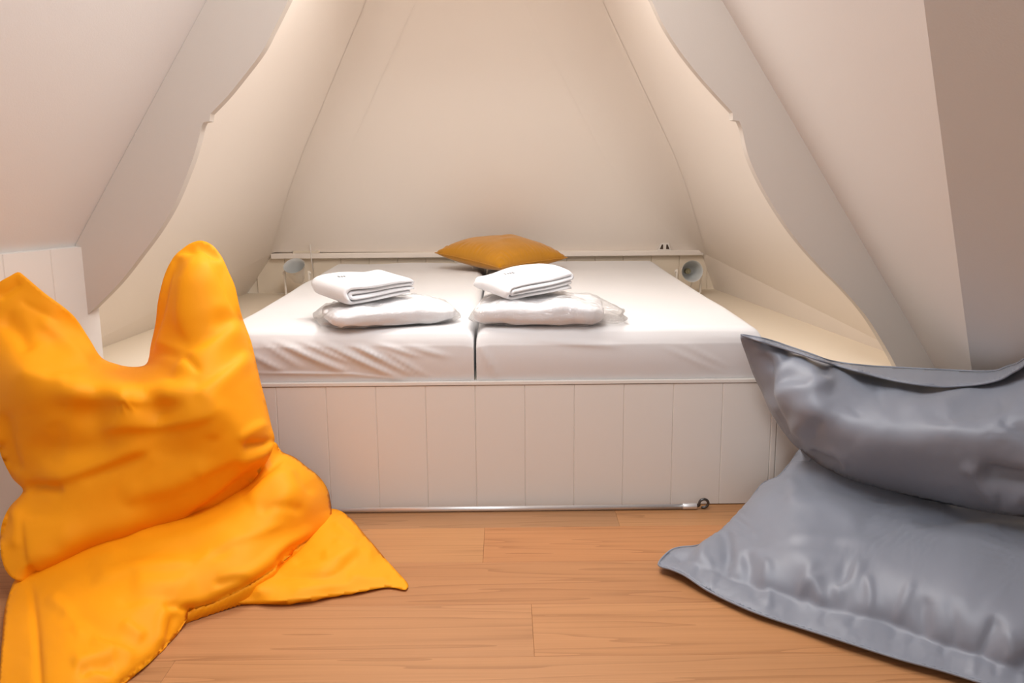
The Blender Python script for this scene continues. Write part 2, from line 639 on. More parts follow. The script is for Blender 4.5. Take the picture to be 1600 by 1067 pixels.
# softly rounded plaster corners between the back slope and the side slopes
def fillet(R_, T_, D0, wide_b, wide_s, sgn):
    nS = np.cross(R_ - D0, T_ - D0)
    hdir = np.cross(nS, [0, 0, 1.0]); hdir /= np.linalg.norm(hdir)
    if hdir[1] > 0:
        hdir = -hdir
    vs, fs = [], []
    nr, nc = 10, 14
    for i in range(nr + 1):
        f_ = i / nr
        c = R_ + (T_ - R_) * f_
        gr = min(1.0, .25 + f_ * 3.0)
        p0, p2 = c + np.array([-sgn * wide_b * gr, 0, 0]), c + hdir * wide_s * gr
        for j in range(nc + 1):
            t = j / nc
            p = (1 - t) ** 2 * p0 + 2 * t * (1 - t) * c + t * t * p2
            vs.append(p + (ROOMN - p) / np.linalg.norm(ROOMN - p) * .0015)
    for i in range(nr):
        for j in range(nc):
            a_ = i * (nc + 1) + j
            fs.append((a_, a_ + 1, a_ + nc + 2, a_ + nc + 1))
    return pydata('rounded_corner', vs, fs, M['cream'], ob, True)


ROOMN = np.array([-.1, 3.6, 1.0])
fillet(RL, TL2, L0, .16, .22, -1)
fillet(RR, TR2, R0, .26, .36, 1)

# low panelled wall behind the bed
zr = PB[2]
wall_back = quad('wall_back', [(L1[0] - .2, YB + .014, ZD - .02), (R1[0] + .2, YB + .014, ZD - .02), (R1[0] + .2, YB + .014, zr + .12), (L1[0] - .2, YB + .014, zr + .12)], M['creamboard'],
                 label='low cream panelled wall behind the bed head')
x = RL[0] - 0.10
bmb = board_mesh('board', BW - .001, zr - ZD - .012, 0.012, 0.002)
while x < RR[0] + .05:
    o = link('board', bmb, M['creamboard'], wall_back)
    o.location = (x, YB, ZD)
    x += BW
bm = bmesh.new()
add_box(bm, RL[0] - .01, RR[0] + .01, YB - .035, YB + .02, zr - .024, zr + .004, 0.004)
tag(from_bm('trim_1', bm, M['cream']), 'cream ledge rail along the wall behind the bed', None, None, 'structure')

# ---- curved braces (boards cut to an ogee with a small step)
INL = [(450.6, 0), (429, 43), (409, 81), (378, 122), (354, 151.5), (328.5, 178), (327, 189.5), (318, 191), (314, 201), (305, 236), (291, 275.5), (271.5, 321), (248, 361), (220, 399), (183.7, 445), (138, 491)]
INR = [(1018, 0), (1036.6, 39), (1062, 79), (1090, 115), (1118, 147), (1145, 176), (1145, 187.5), (1154.7, 189), (1160, 202.5), (1169, 242), (1185.6, 281), (1211, 326), (1242, 371), (1281, 416), (1320.6, 455.6), (1354, 495), (1382.5, 540), (1401, 574), (1410, 594)]


def brace(name, inner, outer_fn, end_pts, label, top_pts):
    a = catmull(inner[:6], 6)
    b = np.array(inner[5:8], float)
    c = catmull(inner[7:], 6)
    path = np.vstack([a[:-1], b, c[1:]])
    P = [onY(px, py, YA) for px, py in path]
    pts = [(p[0], p[2]) for p in P]
    pts = top_pts + pts + end_pts
    n = len(pts)
    v = [(x, YA, z) for x, z in pts] + [(x, YA + TA, z) for x, z in pts]
    f = [tuple(range(n)), tuple(range(2 * n - 1, n - 1, -1))] + [(i, i + n, (i + 1) % n + n, (i + 1) % n) for i in range(n)]
    bm = bmesh.new()
    me = bpy.data.meshes.new(name)
    me.from_pydata(v, [], f)
    bm.from_mesh(me)
    bpy.data.meshes.remove(me)
    bmesh.ops.recalc_face_normals(bm, faces=bm.faces)
    bmesh.ops.triangulate(bm, faces=[q for q in bm.faces if len(q.verts) > 4])
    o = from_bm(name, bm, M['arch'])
    return tag(o, label, None, None, 'structure')


tl = (float(A1[0] + sl * (ZTOP - A1[2])) - .02, ZTOP)
tr = (float(B1[0] + sr * (ZTOP - B1[2])) + .02, ZTOP)
cx = -0.1
eL = onY(138, 491, YA)
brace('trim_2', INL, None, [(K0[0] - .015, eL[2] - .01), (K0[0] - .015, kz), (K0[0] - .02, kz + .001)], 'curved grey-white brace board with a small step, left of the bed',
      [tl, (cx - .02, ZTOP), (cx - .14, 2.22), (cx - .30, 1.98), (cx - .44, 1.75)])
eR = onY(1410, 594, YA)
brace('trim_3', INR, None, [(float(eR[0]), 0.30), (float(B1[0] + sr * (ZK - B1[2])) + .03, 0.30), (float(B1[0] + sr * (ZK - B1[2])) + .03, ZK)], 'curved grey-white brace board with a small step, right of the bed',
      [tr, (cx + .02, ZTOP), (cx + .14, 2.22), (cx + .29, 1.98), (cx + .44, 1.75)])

# ------------------------------------------------------------------ bed platform
plat = empty('bed_platform', (-0.1, YP, 0), 'white built-in bed platform with vertical board front', 'bed platform')
bm = bmesh.new()
deck_pts = [(K0[0] + .02, YN + .001), (K0[0] + .02, YP + .02), (1.30, YP + .02), (R0[0], R0[1]), (R1[0], R1[1]), (L1[0], L1[1]), (L0[0], L0[1])]
vt = [bm.verts.new((x, y, ZD)) for x, y in deck_pts]
vb = [bm.verts.new((x, y, ZD - .03)) for x, y in deck_pts]
bm.faces.new(vt); bm.faces.new(vb[::-1])
for i in range(len(vt)):
    j = (i + 1) % len(vt)
    bm.faces.new((vt[i], vb[i], vb[j], vt[j]))
from_bm('deck', bm, M['creamboard'], plat)
bm = bmesh.new()
add_box(bm, K0[0] + .016, 1.34, YP + .012, YP + .03, 0.0, ZD - .004)
from_bm('backing', bm, M['groove'], plat)
gx = [float(onY(px, 597, YP)[0]) for px in (430, 1208)]
bw = (gx[1] - gx[0]) / 10.0
bmp = board_mesh('board', bw - .0002, ZD - .012 - .003, 0.012, 0.0020)
xx = gx[0]
for i in range(-4, 10):
    x = gx[0] + i * bw
    if x < K0[0] + .01:
        continue
    o = link('board', bmp, M['board'], plat)
    o.matrix_world = Matrix.Translation((x, YP, 0.003))
bs = board_mesh('corner_strip', 0.019, ZD - .015, 0.012, 0.003)
o = link('corner_strip', bs, M['board'], plat); o.matrix_world = Matrix.Translation((gx[1], YP, 0.003))
for i in range(2):
    o = link('board', bmp, M['board'], plat)
    o.matrix_world = Matrix.Translation((gx[1] + .020 + i * bw, YP + .002, 0.003))
bm = bmesh.new()
add_box(bm, K0[0] + .016, 1.28, YP - .003, YP + .03, ZD - .010, ZD + .0015, 0.002)
from_bm('top_lip', bm, M['board'], plat)


# ------------------------------------------------------------------ mattresses
def mattress(x0, x1, y0, y1, z0, z1, label, seed, folds, tilt=0.0):
    """rounded, softly bulging block covered by a fitted sheet"""
    nx, ny = 90, 130
    root = empty('mattress', ((x0 + x1) / 2, y0, z0), label, 'mattress', 'mattresses on the platform')
    rad = 0.042
    us = np.linspace(0, 1, nx)
    vs = np.concatenate([np.linspace(0, .12, 46)[:-1], np.linspace(.12, 1, ny - 45)])
    vs = vs[:ny]
    cxm, cym = (x0 + x1) / 2, (y0 + y1) / 2
    # parameter square wraps over the top and down the four sides
    side = (z1 - z0)
    Wd, Ld = x1 - x0, y1 - y0

    def wrap(n_side, n_top, length):
        s_ = np.concatenate([np.linspace(-side, 0, n_side)[:-1], np.linspace(0, length, n_top), np.linspace(length, length + side, n_side)[1:]])
        return s_
    sx = wrap(16, 60, Wd)
    sy = np.concatenate([np.linspace(-side, 0, 44)[:-1], np.linspace(0, Ld, 90), np.linspace(Ld, Ld + side, 8)[1:]])

    def prof(s_, L_):
        # arc-length style profile: returns (horizontal position 0..L, drop)
        h = np.clip(s_, 0, L_)
        d = np.maximum(0, -s_) + np.maximum(0, s_ - L_)
        # round the corner
        e = np.minimum(s_, L_ - s_)          # signed distance inside
        r = rad
        hh, dd = h.copy(), d.copy()
        m = np.abs(e) < r
        t = (r - e[m]) / (2 * r) * (math.pi / 2)   # 0 on top .. pi/2 on the side
        sgn = np.where(s_[m] < L_ / 2, 1, -1)
        basex = np.where(s_[m] < L_ / 2, 0, L_)
        hh[m] = basex + sgn * (r - r * np.sin(t))
        dd[m] = r - r * np.cos(t)
        return hh, dd
    X, Y = np.meshgrid(sx, sy, indexing='ij')
    hx, dx = prof(X.ravel(), Wd)
    hy, dy = prof(Y.ravel(), Ld)
    drop = np.minimum(np.maximum(dx, dy) + 0.3 * np.minimum(dx, dy), side)
    px_, py_, pz_ = x0 + hx, y0 + hy, z1 - drop
    fx = (px_ - x0) / Wd; fy = (py_ - y0) / Ld
    top = np.clip(1 - drop / 0.03, 0, 1)
    front = np.clip((dy - 0.02) / 0.03, 0, 1) * (fy < .2)
    P2 = np.stack([px_, py_, pz_], 1)
    n1 = vnoise(P2 * 4.0 + seed, seed); n2 = vnoise(P2 * np.array([11, 6, 11]) + seed, seed + 3)
    pz_ = pz_ + top * (0.006 * n1 + 0.0015 * n2) + top * tilt * (1 - fy)
    # gentle bulge of the front face and long tension wrinkles
    py_ = py_ - front * 0.012 * np.sin(math.pi * np.clip(drop / side, 0, 1)) - front * 0.003 * n1
    for (fx0, fz0, fx1, fz1, amp, wid) in folds:
        a = np.array([fx0, fz0]); b = np.array([fx1, fz1])
        q = np.stack([px_, z1 - drop], 1)
        t = np.clip(((q - a) @ (b - a)) / ((b - a) @ (b - a)), 0, 1)
        dd = np.linalg.norm(q - (a + t[:, None] * (b - a)), axis=1)
        py_ = py_ - front * amp * np.exp(-(dd / wid) ** 2) * np.sin(math.pi * np.clip(t * .92 + .04, 0, 1)) ** .6
    nX, nY = len(sx), len(sy)
    idx = np.arange(nX * nY).reshape(nX, nY)
    f = [(int(idx[i, j]), int(idx[i + 1, j]), int(idx[i + 1, j + 1]), int(idx[i, j + 1])) for i in range(nX - 1) for j in range(nY - 1)]
    o = pydata('fitted_sheet', np.stack([px_, py_, np.maximum(pz_, z0 + .001)], 1), f, M['sheet'], root, True)
    bm = bmesh.new()
    add_box(bm, x0 + .02, x1 - .02, y0 + .02, y1 - .02, z0, z1 - .03, 0.01)
    from_bm('core', bm, M['sheet'], root)
    return root


ZM = 0.585
fl = []
for (xa, za, xb, zb, amp, wid) in ((395, 552, 440, 578, .008, .008), (410, 533, 470, 572, .006, .007), (428, 530, 540, 580, .011, .010), (470, 532, 548, 566, .007, .007), (503, 533, 622, 590, .011, .009), (545, 536, 600, 560, .006, .007),
                                   (556, 538, 642, 584, .008, .008), (600, 545, 664, 586, .006, .006), (585, 534, 655, 556, .006, .008), (640, 540, 700, 556, .005, .010), (405, 582, 560, 584, .005, .004), (540, 583, 625, 592, .004, .004)):
    A_ = onY(xa, za, 2.778); B_ = onY(xb, zb, 2.778)
    fl.append((A_[0], A_[2], B_[0], B_[2], amp, wid))
mattress(-0.925, -0.102, 2.778, 4.86, ZD + .001, ZM, 'left mattress in a creased white fitted sheet', 3, fl)
fr_ = [(0.50, ZM - .06, 0.68, ZD + .02, 0.003, 0.006), (0.56, ZM - .05, 0.70, ZD + .04, 0.003, 0.006), (-0.08, ZM - .05, -0.02, ZD, 0.006, 0.008), (.1, ZM - .03, .35, ZM - .055, .006, .012)]
mattress(-0.094, 0.812, 2.778, 4.86, ZD + .001, ZM, 'right mattress in a smooth white fitted sheet', 8, fr_)


# ------------------------------------------------------------------ soft sculpted sheets (bean bags)
def seg_dist(q, poly):
    """distance, signed side and arc parameter (0..1) to a polyline"""
    poly = np.array(poly, float)
    best = np.full(len(q), 1e9); side = np.zeros(len(q)); par = np.zeros(len(q))
    L = np.concatenate([[0], np.cumsum(np.linalg.norm(np.diff(poly, axis=0), axis=1))])
    for i in range(len(poly) - 1):
        a, b = poly[i], poly[i + 1]
        d = b - a
        t = np.clip(((q - a) @ d) / max(d @ d, 1e-9), 0, 1)
        v = q - (a + t[:, None] * d)
        ds = np.linalg.norm(v, axis=1)
        m = ds < best
        best[m] = ds[m]
        side[m] = np.sign(d[0] * v[m, 1] - d[1] * v[m, 0])
        par[m] = (L[i] + t[m] * (L[i + 1] - L[i])) / L[-1]
    return best, side, par


def tps(ctrl, vals, q, reg=1e-3):
    c = np.array(ctrl, float) / 200.0
    qq = q / 200.0

    def U(r2):
        return np.where(r2 > 1e-12, 0.5 * r2 * np.log(np.maximum(r2, 1e-12)), 0)
    n = len(c)
    K = U(((c[:, None] - c[None]) ** 2).sum(-1)) + reg * np.eye(n)
    Pm = np.concatenate([np.ones((n, 1)), c], 1)
    A = np.zeros((n + 3, n + 3)); A[:n, :n] = K; A[:n, n:] = Pm; A[n:, :n] = Pm.T
    w = np.linalg.solve(A, np.concatenate([vals, np.zeros(3)]))
    out = np.empty(len(qq))
    for s0 in range(0, len(qq), 4000):
        z = qq[s0:s0 + 4000]
        out[s0:s0 + 4000] = U(((z[:, None] - c[None]) ** 2).sum(-1)) @ w[:n] + w[n] + z @ w[n + 1:]
    return out


def inside(q, poly):
    x, y = q[:, 0], q[:, 1]
    c = np.zeros(len(q), bool)
    n = len(poly)
    for i in range(n):
        x1, y1 = poly[i]; x2, y2 = poly[(i + 1) % n]
        cond = ((y1 > y) != (y2 > y))
        xi = (x2 - x1) * (y - y1) / ((y2 - y1) if abs(y2 - y1) > 1e-9 else 1e-9) + x1
        c ^= cond & (x < xi)
    return c


def settle(P0, P, T, fixed, slack, iters=140, bend=0.25, anchor=0.012, push=None, zmin=0.003, fair=1):
    """let the folded cloth settle towards an unstretched state, keeping its outline"""
    E_ = np.vstack([T[:, [0, 1]], T[:, [1, 2]], T[:, [2, 0]]])
    opp = np.concatenate([T[:, 2], T[:, 0], T[:, 1]])
    key = np.sort(E_, 1)
    order = np.lexsort((key[:, 1], key[:, 0]))
    ks, os_ = key[order], opp[order]
    same = np.all(ks[1:] == ks[:-1], axis=1)
    first = np.concatenate([[True], ~same])
    I, J = ks[first][:, 0], ks[first][:, 1]
    B_ = np.stack([os_[:-1][same], os_[1:][same]], 1)
    sl_ = slack if np.isscalar(slack) else None
    L0 = np.linalg.norm(P0[I] - P0[J], axis=1) * (1 + (sl_ if sl_ is not None else .5 * (slack[I] + slack[J])))
    Lb = np.linalg.norm(P0[B_[:, 0]] - P0[B_[:, 1]], axis=1) * (1 + (sl_ if sl_ is not None else .5 * (slack[B_[:, 0]] + slack[B_[:, 1]])) * .5)
    n = len(P)
    A_ = P.copy()
    ii = np.concatenate([I, B_[:, 0]]); jj = np.concatenate([J, B_[:, 1]])
    Lr = np.concatenate([L0, Lb]); wt = np.concatenate([np.ones(len(I)), np.full(len(B_), bend)])
    cnt = np.bincount(ii, wt, n) + np.bincount(jj, wt, n)
    free = (~fixed).astype(float)[:, None]
    vel = np.zeros_like(P)
    for it in range(iters):
        prev = P.copy()
        P = P + vel * .85 * free
        if push is not None:
            P = P + push * free
        for _ in range(2):
            d = P[jj] - P[ii]
            ln = np.linalg.norm(d, axis=1) + 1e-12
            c = d * ((ln - Lr) / ln * .5 * wt)[:, None]
            acc = np.stack([np.bincount(ii, c[:, k_], n) - np.bincount(jj, c[:, k_], n) for k_ in range(3)], 1)
            P = P + acc / cnt[:, None] * 1.7 * free
        P = P + anchor * (A_ - P) * free
        P[:, 2] = np.maximum(P[:, 2], zmin)
        vel = P - prev
    # light fairing against single-vertex noise
    for _ in range(fair):
        m_ = np.stack([np.bincount(I, P[J, k_], n) + np.bincount(J, P[I, k_], n) for k_ in range(3)], 1)
        c_ = (np.bincount(I, minlength=n) + np.bincount(J, minlength=n))[:, None]
        P = P + .35 * (m_ / c_ - P) * free
    return P


def soft_sheet(name, outline, ctrl, mat, parent, step=4.5, rounds=(), folds=(), steps=(), back=(0, 1, 0), thick=0.15, tw=60.0, noise=0.0015, seed=1, zmin=0.003, smooth_outline=True, slack=0.015, iters=70, push=0.0, bend=0.5, anchor=0.04, grav=0.0, hem=0.0, edge_keep=11.0):
    """Closed cloth volume: traced outline, depths from control points, folds, seams and a rounded back."""
    o2 = catmull(outline, 5, True) if smooth_outline else np.array(outline, float)
    # even resampling of the outline
    cl = np.vstack([o2, o2[:1]])
    L = np.concatenate([[0], np.cumsum(np.linalg.norm(np.diff(cl, axis=0), axis=1))])
    nb = int(L[-1] / step)
    sN = np.linspace(0, L[-1], nb, endpoint=False)
    bnd = np.stack([np.interp(sN, L, cl[:, 0]), np.interp(sN, L, cl[:, 1])], 1)
    lo, hi = bnd.min(0), bnd.max(0)
    gx_, gy_ = np.meshgrid(np.arange(lo[0], hi[0], step), np.arange(lo[1], hi[1], step * .866))
    gx_ = gx_ + (np.arange(gx_.shape[0]) % 2)[:, None] * step * .5
    g = np.stack([gx_.ravel(), gy_.ravel()], 1)
    g = g[inside(g, bnd)]
    db, _, _ = seg_dist(g, np.vstack([bnd, bnd[:1]]))
    g = g[db > step * .6]
    q = np.vstack([bnd, g])
    res = delaunay_2d_cdt([Vector(p) for p in q], [], [list(range(nb))], 1, 1e-4)
    q = np.array([tuple(v) for v in res[0]])
    tri = [tuple(f) for f in res[2]]
    db, _, _ = seg_dist(q, np.vstack([bnd, bnd[:1]]))
    isb = db < 1e-3
    depth = tps([(a, b) for a, b, _ in ctrl], np.array([d for *_, d in ctrl]), q)
    for poly, w, dep in rounds:
        d, _, _ = seg_dist(q, poly)
        t = np.clip(1 - d / w, 0, 1)
        depth = depth + dep * (1 - np.sqrt(np.maximum(1 - t * t, 0)))
    dirs = fwd[None] * F + rgt[None] * (q[:, :1] - 800.0) - upv[None] * (q[:, 1:] - 533.5)
    P = EYE[None] + dirs * (depth / dirs[:, 1])[:, None]
    T = np.array(tri)
    fn = np.cross(P[T[:, 1]] - P[T[:, 0]], P[T[:, 2]] - P[T[:, 0]])
    vn = np.zeros_like(P)
    for k_ in range(3):
        np.add.at(vn, T[:, k_], fn)
    vn /= np.maximum(np.linalg.norm(vn, axis=1), 1e-12)[:, None]
    flip = ((vn * (EYE - P)).sum(1) < 0)
    if flip.mean() > .5:
        vn = -vn
        tri = [t[::-1] for t in tri]
    disp = np.zeros(len(q))
    for fo in folds:
        poly, amp, w1, w2 = fo[:4]
        kind = fo[4] if len(fo) > 4 else 'g'
        if len(poly) > 2:
            poly = catmull(poly, 5)
        d, sd, par = seg_dist(q, poly)
        taper = np.clip(np.minimum(par, 1 - par) * 5 + .03, 0, 1)
        taper = taper * taper * (3 - 2 * taper)
        # beyond the ends fade with distance
        w = np.where(sd > 0, w1, w2)
        if kind == 'g':
            disp += amp * taper * np.exp(-(d / w) ** 2)
        else:
            disp += amp * taper * np.exp(-(d / w))
    for st_ in steps:
        poly, amp, w = st_[:3]
        d, sd, par_ = seg_dist(q, catmull(poly, 5))
        s_ = np.clip(d * sd / w, 0, 1)
        fade_ = np.exp(-(d / st_[3]) ** 2) * np.clip(np.minimum(par_, 1 - par_) * 5, 0, 1) if len(st_) > 3 else 1.0
        disp += amp * np.sqrt(np.maximum(1 - (1 - s_) ** 2, 0)) * fade_
    if noise:
        edge_f = np.clip(db / 10.0, 0, 1)
        disp += edge_f * noise * (vnoise(q / 38.0 + seed, seed) * 1.4 + vnoise(q / 17.0 + 5, seed + 2) * .7 + vnoise(q / 8.0 + 9, seed + 4) * .2)
    be = np.clip(db / edge_keep, 0, 1)
    disp = disp * be * be * (3 - 2 * be)
    P_s = P.copy()
    P = P + vn * disp[:, None]
    P[:, 2] = np.maximum(P[:, 2], zmin)
    if iters:
        sk = slack * (1 + .8 * np.clip(vnoise(q / 60.0 + seed, seed + 7), -1, 1))
        P = settle(P_s, P, np.array(tri), isb, sk, iters, bend, anchor, vn * push + np.array([0, 0, -grav]), zmin)
    bv = np.array(back, float)[None] if back is not None else (P - EYE) / np.linalg.norm(P - EYE, axis=1)[:, None] + np.array([0, 0, -.08])
    gk = np.clip(db / tw, 0, 1)
    gk = np.sqrt(np.maximum(1 - (1 - gk) ** 2, 0)) if back is None or back[2] > -.5 else gk * gk * (3 - 2 * gk)
    Pb = P + bv * (thick * gk)[:, None]
    Pb[:, 2] = np.clip(Pb[:, 2], 0.001, None)
    nP = len(P)
    remap = np.where(isb, np.arange(nP), np.arange(nP) + nP)
    verts = np.vstack([P, Pb])
    ftri = list(tri)
    for a, b, c in tri:
        t2 = (int(remap[c]), int(remap[b]), int(remap[a]))
        if all(isb[[a, b, c]]):
            continue
        ftri.append(t2)
    used = sorted({i for f in ftri for i in f})
    mp = {u: i for i, u in enumerate(used)}
    o = pydata(name, verts[used], [tuple(mp[i] for i in f) for f in ftri], mat, parent, True)
    if hem > 0:
        bm = bmesh.new()
        loop = [tuple(P[int(np.argmin(((q - b_) ** 2).sum(1)))]) for b_ in bnd]
        add_tube(bm, loop + loop[:1], hem, 6, False)
        from_bm('hem', bm, mat, o, True)
    return o


def puckers(seam, n, lmin, lmax, amp, w, seed, side=1, lean=0.3):
    r = np.random.default_rng(seed)
    pl = catmull(seam, 6)
    L = np.concatenate([[0], np.cumsum(np.linalg.norm(np.diff(pl, axis=0), axis=1))])
    out = []
    for i in range(n):
        s_ = (i + r.uniform(.2, .8)) / n * L[-1]
        p = np.array([np.interp(s_, L, pl[:, 0]), np.interp(s_, L, pl[:, 1])])
        p2 = np.array([np.interp(s_ + 4, L, pl[:, 0]), np.interp(s_ + 4, L, pl[:, 1])])
        t = (p2 - p) / max(np.linalg.norm(p2 - p), 1e-6)
        nn = np.array([-t[1], t[0]]) * side
        ln = r.uniform(lmin, lmax)
        e = p + (nn + t * r.uniform(-lean, lean)) * ln
        m = (p + e) / 2 + t * r.uniform(-.15, .15) * ln
        out.append(([tuple(p - nn * 3), tuple(m), tuple(e)], amp * r.uniform(.5, 1.2) * r.choice([-1, 1, -1]), w * r.uniform(.7, 1.3), w * r.uniform(.7, 1.3), 'g'))
    return out


# ---- yellow bean bag
yb = empty('bean_bag', (-0.95, 2.2, 0), 'large yellow canvas floor bean bag slumped at the left', 'bean bag', 'floor bean bags')

# lower flap with the pointed corner
B2 = [(300, 951), (340, 942), (400, 941), (460, 938), (520, 931), (560, 925), (600, 918), (618, 919), (632, 922), (637, 919), (637, 911), (619, 891), (600, 870), (585, 852), (570, 835), (556, 818), (545, 807), (530, 797), (512, 796), (485, 815), (445, 850), (390, 890), (320, 930)]
c2 = [(300, 951, 2.06), (400, 941, 2.105), (520, 931, 2.135), (600, 918, 2.185), (636, 913, 2.20), (600, 870, 2.34), (570, 835, 2.46), (545, 808, 2.58), (512, 797, 2.62), (445, 850, 2.40), (390, 890, 2.26), (320, 930, 2.12),
      (500, 880, 2.22), (560, 885, 2.25), (530, 850, 2.34), (440, 915, 2.14), (400, 915, 2.13)]
f2 = [([(562, 862), (535, 888), (511, 899), (470, 899), (412, 900)], -.010, 5, 10, 'e'),
      ([(520, 840), (545, 858), (590, 868)], .010, 10, 14), ([(500, 862), (530, 872), (560, 858)], .010, 7, 10), ([(455, 880), (490, 868), (530, 868)], -.008, 7, 9),
      ([(540, 900), (575, 905), (612, 905)], .008, 8, 8), ([(450, 925), (500, 918), (560, 915)], .006, 8, 8), ([(520, 815), (545, 838), (560, 850)], .008, 6, 9)]
soft_sheet('corner_flap', B2, c2, M['yellow'], yb, 4.0, rounds=[([(512, 796), (545, 807), (570, 835), (600, 870)], 20, .03)], folds=f2, back=(0, 0.1, -1), thick=0.1, tw=18, seed=4, noise=.001, iters=30, anchor=.08)

# seat section lying on the floor
Bm = [(26, 903), (15, 925), (7, 955), (3, 1000), (-2, 1067), (-6, 1110), (60, 1125), (140, 1105), (190, 1068), (225, 1043), (255, 1015), (280, 988), (292, 968), (297, 954), (330, 944), (365, 928), (396, 911), (422, 894), (446, 876), (470, 853), (490, 840), (508, 830), (517, 818), (518, 796), (514, 770), (506, 754), (495, 741), (478, 728), (460, 714), (440, 705), (428, 690), (400, 700), (350, 745), (250, 800), (150, 840), (60, 880)]
cB = [(26, 903, 2.16), (7, 955, 2.02), (3, 1000, 1.90), (-2, 1067, 1.74), (-6, 1110, 1.64), (60, 1125, 1.60), (140, 1105, 1.65), (190, 1068, 1.725), (255, 1015, 1.87), (285, 982, 1.96), (297, 954, 2.0), (330, 944, 2.04), (396, 911, 2.11), (446, 876, 2.24), (490, 840, 2.41), (518, 796, 2.58), (514, 770, 2.60), (495, 741, 2.56), (460, 714, 2.53), (428, 690, 2.52), (400, 700, 2.52),
      (350, 745, 2.46), (250, 800, 2.34), (150, 840, 2.26), (60, 880, 2.2),
      (54, 960, 1.97), (50, 912, 2.12), (62, 1067, 1.69), (100, 940, 1.99), (150, 900, 2.08), (250, 870, 2.12), (342, 830, 2.22), (420, 780, 2.32), (460, 760, 2.38), (150, 980, 1.86), (110, 1030, 1.74), (230, 940, 1.96), (350, 880, 2.12), (430, 830, 2.27), (490, 790, 2.44), (220, 1000, 1.86)]
fB = [([(47, 905), (54, 960), (58, 1010), (64, 1100)], -.012, 4, 4, 'e'),
      ([(372, 776), (395, 755), (430, 722), (450, 712)], -.016, 6, 14, 'g'), ([(385, 790), (420, 750), (470, 735)], .012, 12, 12),
      ([(130, 880), (240, 850), (310, 832), (370, 812)], .008, 14, 14),
      ([(485, 846), (455, 858), (440, 872), (428, 886)], -.018, 5, 9, 'g'), ([(500, 822), (470, 838), (440, 858), (400, 890), (350, 915)], .010, 10, 18),
      ([(340, 908), (365, 898), (395, 900)], .008, 6, 8), ([(330, 915), (360, 907), (390, 908)], -.008, 5, 6),
      ([(262, 948), (250, 965), (246, 990), (250, 1010)], .012, 7, 12), ([(275, 955), (268, 985), (262, 1005)], -.010, 6, 8),
      ([(190, 970), (205, 985), (225, 1000)], .010, 8, 10), ([(110, 1040), (150, 1028), (185, 1022)], .012, 8, 14), ([(120, 1052), (160, 1045), (180, 1040)], -.010, 7, 9),
      ([(170, 870), (250, 862), (370, 860)], -.010, 12, 20), ([(100, 960), (160, 985), (180, 1010)], -.007, 14, 14), ([(140, 1000), (170, 1010), (215, 1030)], .008, 8, 8),
      ([(135, 1045), (165, 1062), (190, 1062)], .008, 8, 8), ([(200, 905), (260, 915), (310, 905)], .006, 16, 16), ([(180, 945), (230, 930), (280, 932)], -.006, 10, 12)]
fB += [([(300, 880), (350, 850), (400, 835), (450, 812)], .008, 7, 16), ([(140, 915), (210, 890), (300, 878)], .009, 7, 18), ([(70, 930), (110, 960), (130, 1000)], .006, 10, 14),
       ([(440, 722), (470, 745), (492, 775)], -.006, 8, 10), ([(400, 800), (440, 790), (480, 800)], -.006, 9, 9), ([(256, 948), (275, 946), (296, 956)], -.012, 4, 6)]
soft_sheet('seat_section', Bm, cB, M['yellow'], yb, 4.2,
           rounds=[([(440, 705), (460, 714), (495, 741), (514, 770), (518, 796)], 38, .08), ([(517, 818), (490, 840), (446, 876), (396, 911), (330, 944), (297, 954)], 18, .03), ([(297, 954), (285, 982), (255, 1015), (190, 1068)], 22, .03), ([(2, 1000), (7, 955), (26, 903)], 8, .012)],
           folds=fB, back=(0, 0.15, -1), thick=0.22, tw=40, noise=.0010, seed=2, iters=60, anchor=.05, slack=.02, bend=.35)

# back section leaning up with two pointed corners
Ab = [(-26, 500), (-24, 470), (-14, 452), (0, 440), (16, 431), (28, 425), (37, 430), (70, 458), (100, 480), (119, 498), (140, 530), (158, 558), (180, 568), (205, 573), (229, 568), (236, 537), (243, 505), (247, 470), (257, 430), (271, 402), (286, 388), (300, 379), (316, 376), (333, 384), (347, 402), (357, 424), (367, 447), (374, 478), (380, 500), (392, 532), (400, 565), (408, 600), (416, 630), (424, 665), (429, 688), (420, 716), (402, 743), (372, 776), (342, 806), (300, 823), (247, 839), (190, 856), (140, 872), (90, 892), (48, 908), (25, 906), (10, 893), (2, 870), (0, 840), (4, 815), (15, 792), (36, 767), (20, 748), (6, 722), (-2, 700), (-14, 660), (-24, 600), (-26, 540)]
cA = [(-26, 520, 2.42), (0, 440, 2.47), (28, 425, 2.49), (100, 480, 2.49), (160, 560, 2.50), (205, 573, 2.51), (229, 568, 2.50), (247, 470, 2.53), (286, 388, 2.57), (316, 376, 2.58), (347, 402, 2.57), (374, 478, 2.53), (400, 565, 2.49), (416, 630, 2.46), (429, 688, 2.42), (402, 743, 2.38), (342, 806, 2.33), (247, 839, 2.28), (140, 872, 2.21), (48, 908, 2.13), (10, 893, 2.15), (0, 840, 2.20), (36, 767, 2.28), (0, 700, 2.30), (-24, 600, 2.34),
      (30, 500, 2.44), (80, 540, 2.42), (30, 582, 2.27), (120, 608, 2.25), (190, 612, 2.25), (260, 616, 2.265), (320, 600, 2.30), (370, 600, 2.36), (60, 650, 2.255), (150, 645, 2.265), (250, 645, 2.28), (340, 660, 2.275), (200, 672, 2.25), (200, 700, 2.255), (300, 720, 2.265), (100, 740, 2.25), (200, 780, 2.245), (300, 780, 2.275), (100, 840, 2.185), (200, 830, 2.235), (308, 450, 2.48), (315, 540, 2.40), (300, 430, 2.51), (380, 680, 2.32), (330, 500, 2.44)]
